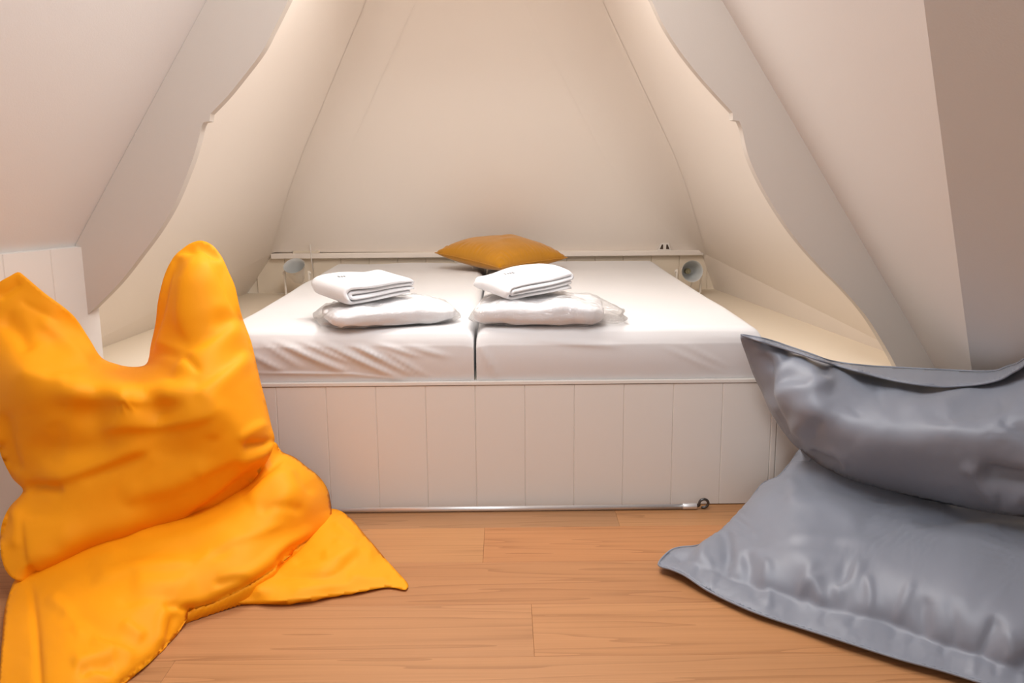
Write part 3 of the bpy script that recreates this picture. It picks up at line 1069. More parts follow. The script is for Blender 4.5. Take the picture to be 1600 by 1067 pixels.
fA = [([(20, 576), (56, 594), (131, 609), (200, 608), (262, 613), (300, 606), (318, 582)], .011, 13, 22),
      ([(50, 632), (120, 645), (200, 640), (300, 636)], -.012, 18, 20),
      ([(150, 674), (190, 664), (250, 664), (315, 652), (350, 630)], .014, 8, 20),
      ([(48, 760), (80, 752), (150, 730), (215, 704), (240, 698)], .012, 7, 20), ([(120, 752), (180, 728), (232, 710)], -.006, 12, 8),
      ([(36, 767), (60, 760), (100, 764)], -.024, 8, 7), ([(40, 690), (110, 705), (190, 690)], -.008, 18, 18),
      ([(312, 400), (303, 440), (296, 490), (305, 545)], .022, 10, 26),
      ([(374, 498), (350, 526), (310, 560), (265, 590)], .018, 7, 22), ([(352, 492), (322, 515), (280, 528)], -.005, 14, 14), ([(236, 556), (262, 556), (285, 564)], -.006, 6, 10),
      ([(390, 548), (365, 575), (330, 604), (300, 622)], .014, 6, 16), ([(322, 612), (338, 640), (330, 690)], .007, 12, 14), ([(290, 560), (303, 574), (312, 586)], -.014, 4, 6),
      ([(28, 468), (60, 486), (95, 506)], -.006, 3, 5, 'e'), ([(-4, 466), (14, 456), (34, 440)], -.016, 3, 5, 'e'), ([(0, 495), (30, 520), (48, 550)], -.018, 12, 14), ([(55, 495), (105, 538), (150, 578)], .012, 10, 16), ([(25, 580), (60, 592), (110, 600)], .010, 6, 12),
      ([(427, 688), (408, 694), (380, 696)], -.026, 5, 8), ([(424, 700), (400, 712), (365, 722)], .014, 6, 9), ([(414, 724), (380, 750), (330, 790), (285, 815)], -.014, 6, 12), ([(420, 660), (395, 670), (370, 690)], .010, 6, 9),
      ([(46, 884), (48, 896), (62, 900)], -.018, 5, 6), ([(15, 792), (28, 815), (22, 860)], .010, 8, 10), ([(5, 640), (12, 690), (30, 745)], -.014, 8, 10),
      ([(180, 778), (260, 760), (340, 730)], .009, 14, 20), ([(80, 852), (170, 822), (250, 800)], .008, 16, 20), ([(225, 700), (290, 706), (370, 662)], -.005, 16, 20), ([(85, 655), (90, 690), (70, 730)], -.005, 15, 15)]
fA += [([(236, 560), (248, 530), (260, 488), (267, 450), (273, 412)], -.012, 3.5, 7, 'e'), ([(316, 400), (336, 430), (352, 462), (368, 495)], -.010, 3.5, 8, 'e'),
       ([(276, 400), (290, 397), (303, 400), (313, 396), (334, 404), (350, 410)], -.020, 3.5, 7, 'e'), ([(300, 388), (312, 396), (318, 410)], .010, 4, 6),
       ([(340, 470), (330, 500), (335, 530)], .004, 10, 10),
       ([(160, 560), (110, 575), (60, 590)], -.006, 10, 12), ([(240, 578), (275, 592), (320, 598)], -.005, 9, 9),
       ([(300, 742), (340, 728), (390, 704)], .007, 6, 14)]
sA = [([(232, 562), (246, 530), (259, 488), (266, 450), (272, 412)], .026, 12, 70), ([(316, 402), (336, 430), (352, 462), (368, 495)], .016, 10, 45), ([(274, 398), (290, 396), (303, 398), (314, 396), (334, 404), (353, 409)], .030, 9, 45), ([(44, 886), (39, 845), (38, 805)], .012, 8, 40)]
soft_sheet('back_section', Ab, cA, M['yellow'], yb, 4.2,
           rounds=[([(160, 560), (180, 569), (205, 573), (229, 568)], 26, .05), ([(380, 500), (400, 565), (416, 630), (428, 688)], 30, .07), ([(420, 716), (372, 776), (342, 806), (247, 839), (140, 872), (48, 908)], 30, .06), ([(0, 840), (15, 792), (36, 767), (20, 748), (0, 700)], 16, .04)],
           folds=fA, steps=sA, back=None, thick=0.13, tw=70, noise=.0010, seed=6, iters=50, anchor=.06, slack=.012, bend=.4)

# ---- grey bean bag
gb = empty('bean_bag', (1.1, 2.1, 0), 'large grey nylon floor bean bag with flanged edges at the right', 'bean bag', 'floor bean bags')
G2 = [(1029, 882), (1045, 862), (1064, 855), (1094, 851), (1130, 826), (1162, 794), (1180, 770), (1194, 754), (1217, 744), (1250, 712), (1300, 720), (1400, 745), (1500, 765), (1600, 780), (1650, 790), (1655, 950), (1650, 1112), (1600, 1085), (1535, 1067), (1470, 1047), (1400, 1028), (1300, 996), (1200, 964), (1150, 944), (1105, 922), (1072, 900), (1050, 890)]
c3 = [(1029, 882, 2.27), (1045, 862, 2.35), (1064, 855, 2.38), (1094, 851, 2.37), (1130, 826, 2.45), (1162, 794, 2.56), (1194, 754, 2.64), (1217, 744, 2.66), (1250, 712, 2.70), (1300, 720, 2.62), (1400, 745, 2.52), (1500, 765, 2.45), (1600, 780, 2.40), (1650, 790, 2.34), (1655, 950, 1.80), (1650, 1112, 1.58), (1600, 1085, 1.635), (1535, 1067, 1.685), (1470, 1047, 1.74), (1400, 1028, 1.79), (1300, 996, 1.88), (1200, 964, 1.985), (1105, 922, 2.125),
      (1075, 874, 2.28), (1150, 905, 2.145), (1250, 935, 2.03), (1400, 976, 1.885), (1500, 1015, 1.775), (1600, 1046, 1.70),
      (1110, 866, 2.29), (1180, 800, 2.45), (1250, 790, 2.36), (1200, 840, 2.27), (1260, 880, 2.10), (1300, 850, 2.16), (1400, 900, 1.985), (1500, 950, 1.835), (1600, 1000, 1.73), (1290, 755, 2.47), (1380, 780, 2.38), (1480, 808, 2.28), (1600, 815, 2.235), (1400, 830, 2.2), (1500, 860, 2.05), (1600, 900, 1.93), (1230, 765, 2.50)]
seam = [(1068, 872), (1110, 889), (1150, 905), (1200, 921), (1250, 936), (1300, 951), (1350, 962), (1400, 977), (1450, 997), (1500, 1014), (1560, 1034), (1640, 1060), (1650, 1075)]
f3 = puckers(seam, 15, 28, 75, .016, 9, 21, side=-1, lean=.6) + puckers(seam, 14, 14, 34, .006, 6, 5, side=1, lean=.5)
f3 += [(seam, -.014, 5, 5, 'e'), ([(1240, 770), (1200, 790), (1165, 810), (1120, 845)], .008, 12, 14), ([(1220, 790), (1290, 800), (1350, 840)], .008, 14, 14), ([(1160, 850), (1240, 856), (1330, 862)], -.007, 9, 9), ([(1180, 862), (1260, 850), (1380, 860)], .006, 8, 8), ([(1270, 880), (1262, 910), (1250, 925)], .012, 8, 10), ([(1345, 880), (1335, 915), (1300, 935)], .014, 8, 12), ([(1150, 870), (1130, 880), (1110, 885)], -.010, 8, 8),
       ([(1420, 825), (1500, 817), (1600, 813), (1680, 812)], -.016, 10, 8, 'g'), ([(1260, 745), (1300, 770), (1360, 785), (1430, 795)], -.008, 9, 14), ([(1230, 755), (1245, 775), (1235, 800)], .008, 8, 10),
       ([(1084, 868), (1064, 872), (1060, 862)], -.010, 5, 6)]
soft_sheet('seat_section', G2, c3, M['grey'], gb, 4.2, rounds=[([(1094, 851), (1130, 826), (1162, 794), (1194, 754)], 30, .06)],
           folds=f3, steps=[(seam[::-1], .020, 60)], back=(0, 0.12, -1), thick=0.2, tw=70, noise=.0014, seed=9, hem=.0032, slack=.03, iters=110, anchor=.02, bend=.3)
# stitched hem along the front flange
hem = catmull([(1029, 882), (1050, 890), (1072, 900), (1105, 922), (1150, 944), (1200, 964), (1300, 996), (1400, 1028), (1470, 1047), (1535, 1067), (1600, 1085), (1650, 1112)], 5)

G4 = [(1252, 700), (1238, 716), (1228, 732), (1214, 748), (1218, 754), (1232, 748), (1250, 730), (1270, 715)]
soft_sheet('side_flange', G4, [(p[0], p[1], 2.655) for p in G4[:5]] + [(p[0], p[1], 2.60) for p in G4[5:]], M['grey'], gb, 3.0, back=(0, .03, -.02), thick=.2, tw=8, noise=0.001)

G1 = [(1157, 525), (1178, 530), (1200, 537), (1245, 551), (1290, 564), (1340, 578), (1390, 590), (1430, 597), (1470, 601), (1510, 599), (1545, 593), (1562, 587), (1580, 577), (1600, 565), (1650, 524), (1660, 660), (1650, 815), (1600, 808), (1560, 803), (1480, 788), (1400, 771), (1340, 753), (1300, 738), (1270, 718), (1252, 704), (1236, 690), (1215, 662), (1200, 636), (1190, 612), (1178, 588), (1167, 558)]
c1 = [(1157, 525, 2.60), (1200, 537, 2.585), (1245, 551, 2.57), (1290, 564, 2.545), (1340, 578, 2.515), (1390, 590, 2.48), (1470, 601, 2.41), (1545, 593, 2.33), (1600, 565, 2.22), (1650, 524, 2.03), (1660, 660, 2.03), (1650, 815, 2.05), (1600, 808, 2.10), (1480, 788, 2.23), (1400, 771, 2.33), (1300, 738, 2.44), (1252, 704, 2.58), (1215, 662, 2.64), (1190, 612, 2.65), (1167, 558, 2.63),
      (1208, 590, 2.545), (1216, 640, 2.535), (1240, 610, 2.46), (1250, 660, 2.43), (1300, 620, 2.385), (1300, 690, 2.355), (1380, 640, 2.295), (1380, 720, 2.265), (1480, 640, 2.20), (1480, 720, 2.15), (1560, 640, 2.12), (1560, 720, 2.07), (1640, 640, 2.04), (1640, 740, 2.0), (1400, 605, 2.40), (1500, 615, 2.30), (1280, 580, 2.46)]
inner = [(1200, 552), (1206, 578), (1208, 600), (1212, 625), (1222, 650), (1238, 675), (1256, 698)]
f1 = [(inner, -.018, 6, 4, 'e'), ([(1178, 540), (1198, 552), (1212, 556), (1222, 568)], .014, 5, 7), ([(1190, 548), (1202, 566), (1206, 580)], -.012, 5, 6),
      ([(1212, 622), (1240, 612), (1285, 600), (1295, 585)], .018, 10, 14), ([(1222, 590), (1250, 596), (1272, 602)], -.016, 10, 10), ([(1260, 560), (1280, 575), (1296, 592)], -.010, 9, 8), ([(1230, 565), (1262, 572), (1280, 585)], .010, 8, 8),
      ([(1225, 640), (1260, 655), (1290, 672)], -.012, 10, 12), ([(1235, 660), (1265, 690), (1300, 712)], .010, 8, 8), ([(1262, 704), (1300, 722), (1320, 742)], -.012, 6, 8),
      ([(1290, 700), (1316, 720), (1318, 742)], .008, 6, 6),
      ([(1400, 640), (1480, 625), (1545, 600), (1580, 580)], .014, 12, 16), ([(1440, 655), (1530, 640), (1590, 625)], -.008, 14, 14),
      ([(1523, 735), (1545, 745), (1580, 753), (1650, 760)], -.055, 8, 14, 'g'), ([(1518, 725), (1524, 738), (1536, 760), (1560, 785)], .018, 7, 10), ([(1500, 735), (1512, 732), (1522, 730)], .008, 8, 8), ([(1560, 785), (1580, 788), (1600, 780)], .014, 8, 10),
      ([(1380, 610), (1350, 625), (1330, 650)], -.005, 14, 14), ([(1560, 650), (1590, 670), (1640, 690)], -.006, 10, 12), ([(1330, 700), (1400, 690), (1460, 700)], .004, 20, 20)]
soft_sheet('back_section', G1, c1, M['grey'], gb, 4.2,
           rounds=[([(1252, 704), (1300, 738), (1400, 771), (1480, 788), (1600, 808)], 34, .09), ([(1245, 551), (1290, 564), (1390, 590), (1470, 601), (1545, 593), (1600, 565), (1650, 524)], 24, .06)],
           folds=f1, steps=[(inner[::-1], .022, 26, 70)], back=None, thick=0.11, tw=70, noise=.0014, seed=12, slack=.025, anchor=.06, bend=.35)
G3 = [(1158, 523), (1190, 528), (1215, 535), (1232, 541), (1265, 552), (1300, 564), (1350, 571), (1400, 574), (1460, 577), (1545, 580), (1575, 572), (1600, 561), (1650, 515), (1650, 526), (1602, 569), (1582, 582), (1562, 593), (1532, 600), (1500, 603), (1470, 604), (1430, 600), (1390, 593), (1340, 580), (1290, 566), (1245, 551), (1200, 537), (1175, 529)]
c4 = [(1158, 523, 2.585), (1190, 528, 2.58), (1232, 541, 2.58), (1300, 564, 2.575), (1350, 571, 2.555), (1400, 574, 2.525), (1460, 577, 2.47), (1545, 580, 2.365), (1600, 561, 2.24), (1650, 515, 2.10), (1650, 526, 2.02), (1602, 569, 2.155), (1562, 593, 2.235), (1500, 603, 2.305), (1470, 604, 2.325), (1390, 593, 2.395), (1340, 580, 2.435), (1290, 566, 2.475), (1245, 551, 2.52), (1200, 537, 2.555), (1175, 529, 2.575)]
soft_sheet('top_flange', G3, c4, M['grey'], gb, 3.0, folds=[([(1200, 535), (1300, 563), (1390, 588), (1470, 599), (1530, 595), (1562, 587), (1600, 566)], .003, 2, 2)], back=(0, .2, -.3), thick=.02, tw=10, noise=0.0008, iters=0, hem=.003)


# ------------------------------------------------------------------ mustard cushion
def cushion(name, size, height, loc, rotz, tiltx, tilty, label, cat, mat, seed):
    root = empty(name, loc, label, cat)
    n = 48
    u = np.linspace(-1, 1, n)
    U_, V_ = np.meshgrid(u, u, indexing='ij')
    U_, V_ = U_.ravel(), V_.ravel()
    # pinched sides between the four corners
    pin = 0.075
    X = U_ * (1 - pin * (1 - V_ ** 2) ** 1.0 * np.abs(U_)) * size / 2
    Y = V_ * (1 - pin * (1 - U_ ** 2) ** 1.0 * np.abs(V_)) * size / 2
    Hh = np.maximum((1 - U_ ** 2) * (1 - V_ ** 2), 0) ** 0.42
    q = np.stack([U_, V_], 1)
    edge = np.clip(np.maximum(np.abs(U_), np.abs(V_)), 0, 1)
    rad_ = np.where(np.abs(U_) > np.abs(V_), V_, U_)
    wr = np.sin(rad_ * 60 + 3 * vnoise(q * 4, seed)) * np.clip((edge - .55) / .3, 0, 1) * np.clip((1 - edge) / .12, 0, 1)
    top = Hh * height * .62 + wr * .0035 + (1 - edge) * vnoise(q * 3 + 3, seed) * .012 * Hh
    bot = -Hh * height * .38
    mt = Matrix.Rotation(rotz, 4, 'Z')
    tl_ = Matrix.Rotation(tiltx, 4, 'X') @ Matrix.Rotation(tilty, 4, 'Y')
    Mx = Matrix.Translation(loc) @ tl_ @ mt
    idx = np.arange(n * n).reshape(n, n)
    isb = (idx[:, :] * 0).astype(bool)
    isb[0, :] = isb[-1, :] = isb[:, 0] = isb[:, -1] = True
    isb = isb.ravel()
    vt_ = [Mx @ Vector((a, b, c)) for a, b, c in zip(X, Y, np.where(isb, 0, top))]
    vb_ = [Mx @ Vector((a, b, c)) for a, b, c in zip(X, Y, bot)]
    rm = np.where(isb, np.arange(n * n), np.arange(n * n) + n * n)
    f = []
    for i in range(n - 1):
        for j in range(n - 1):
            a, b, c, d = int(idx[i, j]), int(idx[i + 1, j]), int(idx[i + 1, j + 1]), int(idx[i, j + 1])
            f.append((a, b, c, d))
            f.append((int(rm[d]), int(rm[c]), int(rm[b]), int(rm[a])))
    o = pydata('cover', vt_ + vb_, f, mat, root, True)
    bm = bmesh.new()
    ring = [idx[i, 0] for i in range(n)] + [idx[n - 1, j] for j in range(1, n)] + [idx[i, n - 1] for i in range(n - 2, -1, -1)] + [idx[0, j] for j in range(n - 2, 0, -1)]
    ps = [vt_[int(r)] for r in ring]
    add_tube(bm, ps + [ps[0]], 0.0025, 6, False)
    from_bm('seam_piping', bm, mat, root, True)
    return root


cushion('cushion', 0.47, 0.155, (-0.02, 4.50, ZM + .070), math.radians(44), math.radians(5), math.radians(2.5), 'mustard velvet cushion lying at the head of the bed', 'cushion', M['mustard'], 5)


# ------------------------------------------------------------------ folded towels and wrapped linen
def folded_towel(loc, rotz, w, d, t, label, seed, sag=0.0, n_layers=4):
    """w: along the open layered side, d: across; one ribbon folded twice, layers joined by round folds"""
    root = empty('folded_towel', loc, label, 'towel', 'folded towels on the bed')
    r = np.random.default_rng(seed)
    # ribbon centre line in (x, z): nested folds at x = 0
    z = [t * (.5 + i) for i in range(4)]
    g = t * .47
    path = []
    line = lambda x0, x1, zz, n=14: [(x, zz) for x in np.linspace(x0, x1, n)]

    def arc(cxx, z0, z1, left, n=9):
        c_, rr = (z0 + z1) / 2, abs(z1 - z0) / 2
        sg = 1 if z1 > z0 else -1
        return [(cxx + (-1 if left else 1) * rr * math.sin(math.pi * k / n), c_ - sg * rr * math.cos(math.pi * k / n)) for k in range(n + 1)]
    jit = r.uniform(-.006, .006, 4)
    path += line(w * .97 + jit[0], t * 1.5, z[0]) + arc(t * 1.5, z[0], z[3], True)
    path += line(t * 1.6, w - t * .5, z[3]) + arc(w - t * .5, z[3], z[2], False) + line(w - t * .6, t * 1.5, z[2])
    path += arc(t * 1.5, z[2], z[1], True) + line(t * 1.6, w * .99 + jit[2], z[1])
    path = np.array(path)
    # remove duplicates
    keep = [0]
    for i in range(1, len(path)):
        if np.linalg.norm(path[i] - path[keep[-1]]) > 1e-4:
            keep.append(i)
    path = path[keep]
    tan = np.gradient(path, axis=0)
    tan /= np.linalg.norm(tan, axis=1)[:, None]
    nor = np.stack([-tan[:, 1], tan[:, 0]], 1)
    ny = 18
    ys = np.linspace(0, d, ny)
    rows = []
    for j, y in enumerate(ys):
        e = min(j, ny - 1 - j)
        hh = g * (0.55, .86, 1.0)[min(e, 2)]
        ring = np.vstack([path + nor * hh, (path - nor * hh)[::-1]])
        rows.append(ring)
    V = []
    for j, y in enumerate(ys):
        for (x, zz) in rows[j]:
            fx = x / w; fy = y / d
            lay = zz / (4 * t)
            dy = 0.004 * math.sin(5 * fx + seed + 6 * lay) + (0.006 * math.sin(9 * lay + seed))
            zc = zz * (1 - .10 * (2 * fy - 1) ** 2) + lay * sag * math.sin(fx * 3.0 + seed * .7) - lay * .012 * max(0, fx - .6) + .004 * lay * math.sin(7 * fx + 4 * fy + seed)
            V.append((x, y + dy, max(zc, 0.0005) + .09 * x + .07 * y))
    R_ = len(rows[0])
    f = []
    for j in range(ny - 1):
        for i in range(R_):
            a = j * R_ + i; b = j * R_ + (i + 1) % R_
            f.append((a, b, b + R_, a + R_))
    half = len(path)
    for j, flip in ((0, False), (ny - 1, True)):
        for i in range(half - 1):
            a, b = j * R_ + i, j * R_ + i + 1
            c, e = j * R_ + (R_ - 2 - i), j * R_ + (R_ - 1 - i)
            f.append((a, e, c, b) if not flip else (a, b, c, e))
    Mx = Matrix.Translation(loc) @ Matrix.Rotation(rotz, 4, 'Z')
    bm = bmesh.new()
    me = bpy.data.meshes.new('tmp'); me.from_pydata([tuple(v) for v in V], [], f)
    bm.from_mesh(me); bpy.data.meshes.remove(me)
    bmesh.ops.transform(bm, matrix=Mx, verts=bm.verts)
    from_bm('terry_cloth', bm, M['towel'], root, True)
    return root, Mx


def ridged(p, seed):
    return 1 - 2 * np.abs(vnoise(p, seed))


def wrapped_linen(loc, rotz, w, d, h, label, seed, tail_r=0.05, tail_l=0.03):
    root = empty('wrapped_linen', loc, label, 'bed linen', 'plastic wrapped linen packs on the bed')
    Mx = Matrix.Translation(loc) @ Matrix.Rotation(rotz, 4, 'Z')

    def blob(name, w, d, h, mat, film, off=0.0, nu=84, nv=64):
        # superellipsoid slab
        th = np.linspace(0, 2 * math.pi, nu, endpoint=False)
        ph = np.linspace(-math.pi / 2, math.pi / 2, nv)
        T, Pp = np.meshgrid(th, ph, indexing='ij')
        sp = lambda a, e: np.sign(a) * np.abs(a) ** e
        cx_ = sp(np.cos(Pp), .45)
        X = (w / 2 + off) * cx_ * sp(np.cos(T), .36)
        Y = (d / 2 + off) * cx_ * sp(np.sin(T), .36)
        Z = (h / 2 + off) * sp(np.sin(Pp), .62) + h / 2
        P = np.stack([X.ravel(), Y.ravel(), Z.ravel()], 1)
        fx = P[:, 0] / (w / 2)
        # softly sinking ends and lumps
        zs = 1 - .22 * np.clip(np.abs(fx) - .35, 0, 1) ** 1.5 - .16 * vnoise(P[:, :2] * 11 + seed, seed)
        P[:, 2] *= zs
        nrm = np.stack([P[:, 0] / (w / 2) ** 2, P[:, 1] / (d / 2) ** 2, (P[:, 2] - h / 2) / (h / 2) ** 2], 1)
        nrm /= np.linalg.norm(nrm, axis=1)[:, None] + 1e-9
        if film:
            w_ = .007 * np.clip(ridged(P * np.array([34, 20, 40]) + seed, seed) - .25, 0, 1) + .003 * vnoise(P * 45, seed)
            P = P + nrm * w_[:, None]
            # loose film at both ends
            e = np.clip((np.abs(P[:, 0]) / (w / 2) - .93) / .07, 0, 1)
            tl_ = np.where(P[:, 0] > 0, tail_r, tail_l)
            P[:, 0] += np.sign(P[:, 0]) * e * tl_ * (1 + .35 * vnoise(P * 40, seed + 2))
            P[:, 2] = P[:, 2] * (1 - .45 * e) + e * .004 * vnoise(P * 60, seed + 5)
        else:
            lay = np.sin(P[:, 2] / h * 2 * math.pi * 3.0)
            side = np.clip(1 - np.abs(nrm[:, 2]) * 2, 0, 1)
            P = P + nrm * (.0028 * lay * side + .005 * vnoise(P * 16, seed + 1) + .004 * np.clip(ridged(P * np.array([20, 14, 26]), seed + 8), 0, 1))[:, None]
        P[:, 2] = np.maximum(P[:, 2], .0006 if film else .002)
        V = [Mx @ Vector(p) for p in P]
        idx = np.arange(nu * nv).reshape(nu, nv)
        f = [(int(idx[i, j]), int(idx[(i + 1) % nu, j]), int(idx[(i + 1) % nu, j + 1]), int(idx[i, j + 1])) for i in range(nu) for j in range(nv - 1)]
        return pydata(name, V, f, mat, root, True)
    blob('linen', w, d, h, M['linen'], False)
    fo = blob('plastic_film', w, d, h, M['film'], True, 0.005)
    fo['label'] = 'clear crinkled plastic wrapping'
    return root, Mx


def marks(parent, Mx, pts, name='print_mark'):
    """tiny illegible print lying on the cloth, dropped onto its surface"""
    from mathutils.bvhtree import BVHTree
    me = [c for c in parent.children if c.name.startswith(('terry_cloth', 'plastic_film'))][0].data
    tree = BVHTree.FromPolygons([v.co.copy() for v in me.vertices], [tuple(p.vertices) for p in me.polygons])
    bm = bmesh.new()
    for x, y, sx, sy in pts:
        q_ = []
        for dx, dy in ((0, 0), (sx, 0), (sx, sy), (0, sy)):
            w_ = Mx @ Vector((x + dx, y + dy, 0))
            hit = tree.ray_cast(Vector((w_.x, w_.y, 2.0)), Vector((0, 0, -1)))[0]
            if hit is None:
                break
            q_.append(bm.verts.new(hit + Vector((0, 0, .0006))))
        if len(q_) == 4:
            bm.faces.new(q_)
    return tag(from_bm(name, bm, M['print'], parent), kind='stuff')


# left pile
wl, wm = wrapped_linen((-0.392, 2.962, ZM + .004), math.radians(17), 0.42, 0.31, 0.060, 'plastic wrapped linen under the left folded towel', 3, .008, .02)
tw1, tm1 = folded_towel((-0.505, 2.83, ZM + .066), math.radians(38), 0.25, 0.24, 0.0155, 'folded white towel on the left linen pack', 2, .006)
# right pile
wr_, wmr = wrapped_linen((0.115, 2.945, ZM + .004), math.radians(-5), 0.42, 0.32, 0.072, 'plastic wrapped linen under the right folded towel', 9, .06, .012)
tw2, tm2 = folded_towel((0.008, 2.83, ZM + .079), math.radians(30), 0.25, 0.225, 0.0150, 'folded white towel on the right linen pack', 6, .008)
def text_row(cx_, cy_, rot, n, pitch, sx, sy):
    # short strokes in a row across the picture, each a few millimetres wide
    c_, s_ = math.cos(rot), math.sin(rot)
    return [(cx_ + c_ * (i - n / 2) * pitch, cy_ + s_ * (i - n / 2) * pitch, sx, sy * (1.0, .7, .85)[i % 3]) for i in range(n)]


marks(tw1, tm1, text_row(.06, .13, math.radians(-38), 3, .009, .005, .018) + text_row(.165, .15, math.radians(-38), 5, .008, .005, .020))
marks(tw2, tm2, text_row(.10, .15, math.radians(-30), 4, .009, .005, .018))
marks(wl, wm, text_row(.075, .06, math.radians(-17), 9, .010, .006, .020))


# ------------------------------------------------------------------ reading lamps
def lamp(loc, yaw, tilt, label):
    """cup shaded lamp swivelling between the two legs of a bent stand"""
    root = empty('reading_lamp', loc, label, 'lamp', 'reading lamps beside the bed')
    B_ = Matrix.Translation(loc) @ Matrix.Rotation(yaw, 4, 'Z')
    hw, ph_ = 0.066, 0.125
    bm = bmesh.new()
    # stand: two legs and a base bar, one bent flat strip
    pts = [(-hw, 0, ph_ + .012), (-hw, 0, ph_ - .03), (-hw, .004, .012), (-hw + .012, .004, .004), (hw - .012, .004, .004), (hw, .004, .012), (hw, 0, ph_ - .03), (hw, 0, ph_ + .012)]
    add_tube(bm, [B_ @ Vector(p) for p in pts], .0062, 8)
    from_bm('stand', bm, M['lamp'], root, True)
    bm = bmesh.new()
    add_lathe(bm, [(0.0005, 0), (.045, 0), (.047, .003), (.045, .008), (.0005, .009)], B_ @ Matrix.Translation((0, .02, .0005)), 28)
    from_bm('foot', bm, M['lamp'], root, True)
    for s_ in (-1, 1):
        bm = bmesh.new()
        add_lathe(bm, [(.0005, 0), (.007, 0), (.008, .003), (.007, .007), (.0005, .008)], B_ @ Matrix.Translation((s_ * (hw + .004), 0, ph_)) @ Matrix.Rotation(s_ * math.pi / 2, 4, 'Y'), 14)
        from_bm('swivel_knob', bm, M['lamp'], root, True)
    # shade axis along local +z before tilting
    S = B_ @ Matrix.Translation((0, 0, ph_)) @ Matrix.Rotation(tilt, 4, 'X') @ Matrix.Translation((0, 0, -.045))
    SC = 1.0
    S = S @ Matrix.Scale(SC, 4)
    prof = [(.0005, -.012), (.018, -.012), (.024, -.008), (.030, .0), (.036, .018), (.044, .045), (.051, .075), (.0555, .100), (.0565, .101)]
    inn = [(.0565, .101), (.0540, .099), (.0490, .075), (.0420, .045), (.0335, .018), (.026, .004), (.0005, .002)]
    bm = bmesh.new()
    add_lathe(bm, prof, S)
    sh = from_bm('shade', bm, M['lamp'], root, True)
    bm = bmesh.new()
    add_lathe(bm, inn, S)
    from_bm('lining', bm, M['lampin'], sh, True)
    bm = bmesh.new()
    add_lathe(bm, [(.0005, .002), (.015, .002), (.015, .030), (.012, .034), (.012, .030), (.0005, .028)], S, 18)
    from_bm('bulb_socket', bm, M['brass'], sh, True)
    bm = bmesh.new()
    add_tube(bm, catmull([S @ Vector((0, 0, -.012)), S @ Vector((0, 0, -.03)), B_ @ Vector((.03, .05, .07)), B_ @ Vector((.02, .07, .02)), B_ @ Vector((-.08, .075, .006)), B_ @ Vector((-.13, .06, .006))], 6), .0025, 6)
    from_bm('cable', bm, M['lamp'], root, True)
    return root


pR = onZ(1075, 461, ZD)
lamp((float(pR[0]), 4.68, ZD + .003), math.radians(6), math.radians(84), 'cream reading lamp facing forward, right of the bed head')
pL = onZ(466, 461, ZD)
lamp((-1.105, 4.74, ZD + .003), math.radians(-6), math.radians(38), 'cream reading lamp tilted upward, left of the bed head')

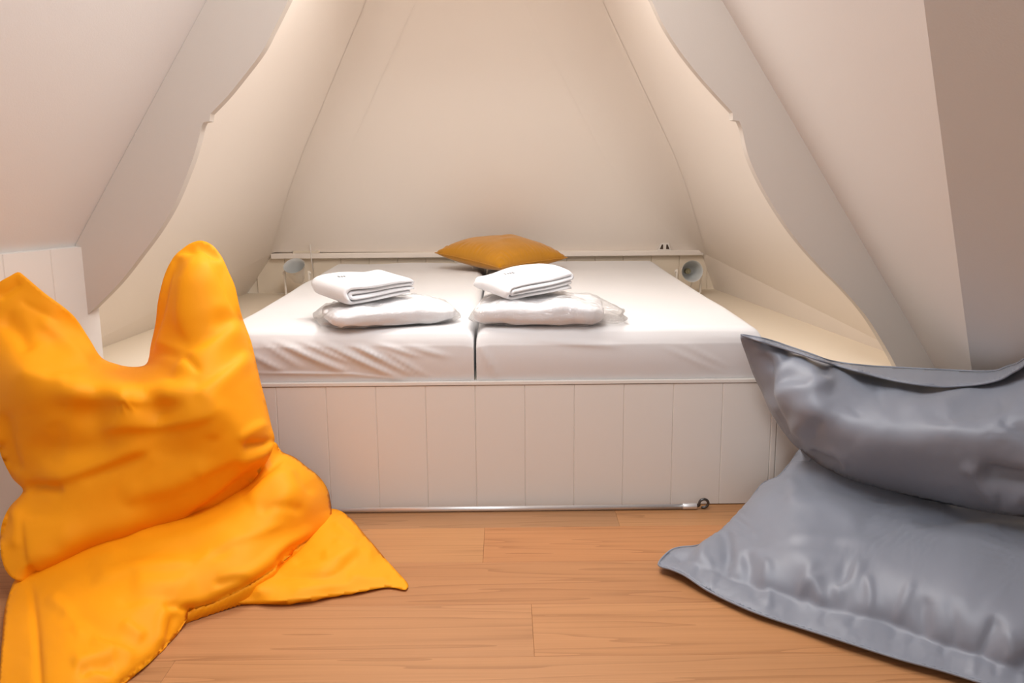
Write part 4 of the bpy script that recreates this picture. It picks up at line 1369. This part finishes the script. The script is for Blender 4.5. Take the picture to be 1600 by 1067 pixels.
# ------------------------------------------------------------------ sockets on the ledge rail
def socket_box(loc, label):
    root = empty('power_socket', loc, label, 'socket')
    x, y, z = loc
    bm = bmesh.new()
    # wedge shaped housing, narrower at the top
    h = .040
    b = [(-.036, 0), (.036, 0), (.022, h), (-.022, h)]
    fr2 = [bm.verts.new((x + a, y - .018, z + c)) for a, c in b]
    bk = [bm.verts.new((x + a, y + .012, z + c)) for a, c in b]
    bm.faces.new(fr2); bm.faces.new(bk[::-1])
    for i in range(4):
        j = (i + 1) % 4
        bm.faces.new((fr2[i], bk[i], bk[j], fr2[j]))
    from_bm('housing', bm, M['plug'], root)
    for s_ in (-1, 1):
        bm = bmesh.new()
        vs = [(s_ * .008, .007), (s_ * .026, .007), (s_ * .016, .032), (s_ * .009, .032)]
        a = [bm.verts.new((x + p, y - .0195, z + q_)) for p, q_ in vs]
        c = [bm.verts.new((x + p, y - .015, z + q_)) for p, q_ in vs]
        bm.faces.new(a); bm.faces.new(c[::-1])
        for i in range(4):
            j = (i + 1) % 4
            bm.faces.new((a[i], c[i], c[j], a[j]))
        from_bm('slot', bm, M['dark'], root)
    return root


ps = onY(1037, 387, YB)
socket_box((float(ps[0]), YB - .012, zr + .0045), 'small white wedge shaped socket on the ledge rail, right')
pq = onY(478, 390, YB)
st = empty('cable_clip', (float(pq[0]), YB - .01, zr + .004), 'flat cream cable strip with upright cable on the left ledge', 'cable')
bm = bmesh.new()
add_box(bm, pq[0] - .065, pq[0] + .075, YB - .03, YB + .005, zr + .0045, zr + .016, .002)
from_bm('strip', bm, M['creamboard'], st)
bm = bmesh.new()
xq = float(onY(487, 390, YB)[0])
add_tube(bm, [(xq, YB - .032, zr + .052), (xq + .002, YB - .034, zr + .015), (xq + .004, YB - .040, zr - .03), (xq + .012, YB - .034, zr - .09)], .003, 8)
from_bm('cable', bm, M['plug'], st, True)

# ------------------------------------------------------------------ pole with hook on the floor
a = onZ(500, 796, .011); b = onZ(1078, 788.5, .011)
ydir = Vector(b - a).normalized()
yr = 2.725
pole = empty('hook_pole', (0.1, yr, 0), 'thin silver metal pole with dark hook lying along the platform', 'pole')
x0, x1 = float(onZ(430, 796, .011)[0]), float(onZ(1066, 788.5, .011)[0])
bm = bmesh.new()
add_tube(bm, [(x0, yr, .0095), (x1, yr, .0095)], .0085, 20)
from_bm('tube', bm, M['metal'], pole, True)
bm = bmesh.new()
add_lathe(bm, [(.0005, 0), (.0098, 0), (.0105, .002), (.0105, .044), (.0098, .046), (.0005, .046)], Matrix.Translation((x1 - .002, yr, .0106)) @ Matrix.Rotation(math.pi / 2, 4, 'Y'), 24)
from_bm('end_sleeve', bm, M['metal'], pole, True)
bm = bmesh.new()
xe = x1 + .044
pts = [(xe, yr, .011), (xe + .006, yr, .011)]
for k in range(14):
    t = math.radians(200 - k * 24)
    pts.append((xe + .022 + .0150 * math.cos(t), yr - .003 * math.sin(t * .5), .0195 + .0150 * math.sin(t)))
add_tube(bm, pts, .0045, 10)
hk = from_bm('hook', bm, M['darkmetal'], pole, True)
hk['label'] = 'dark steel hook'
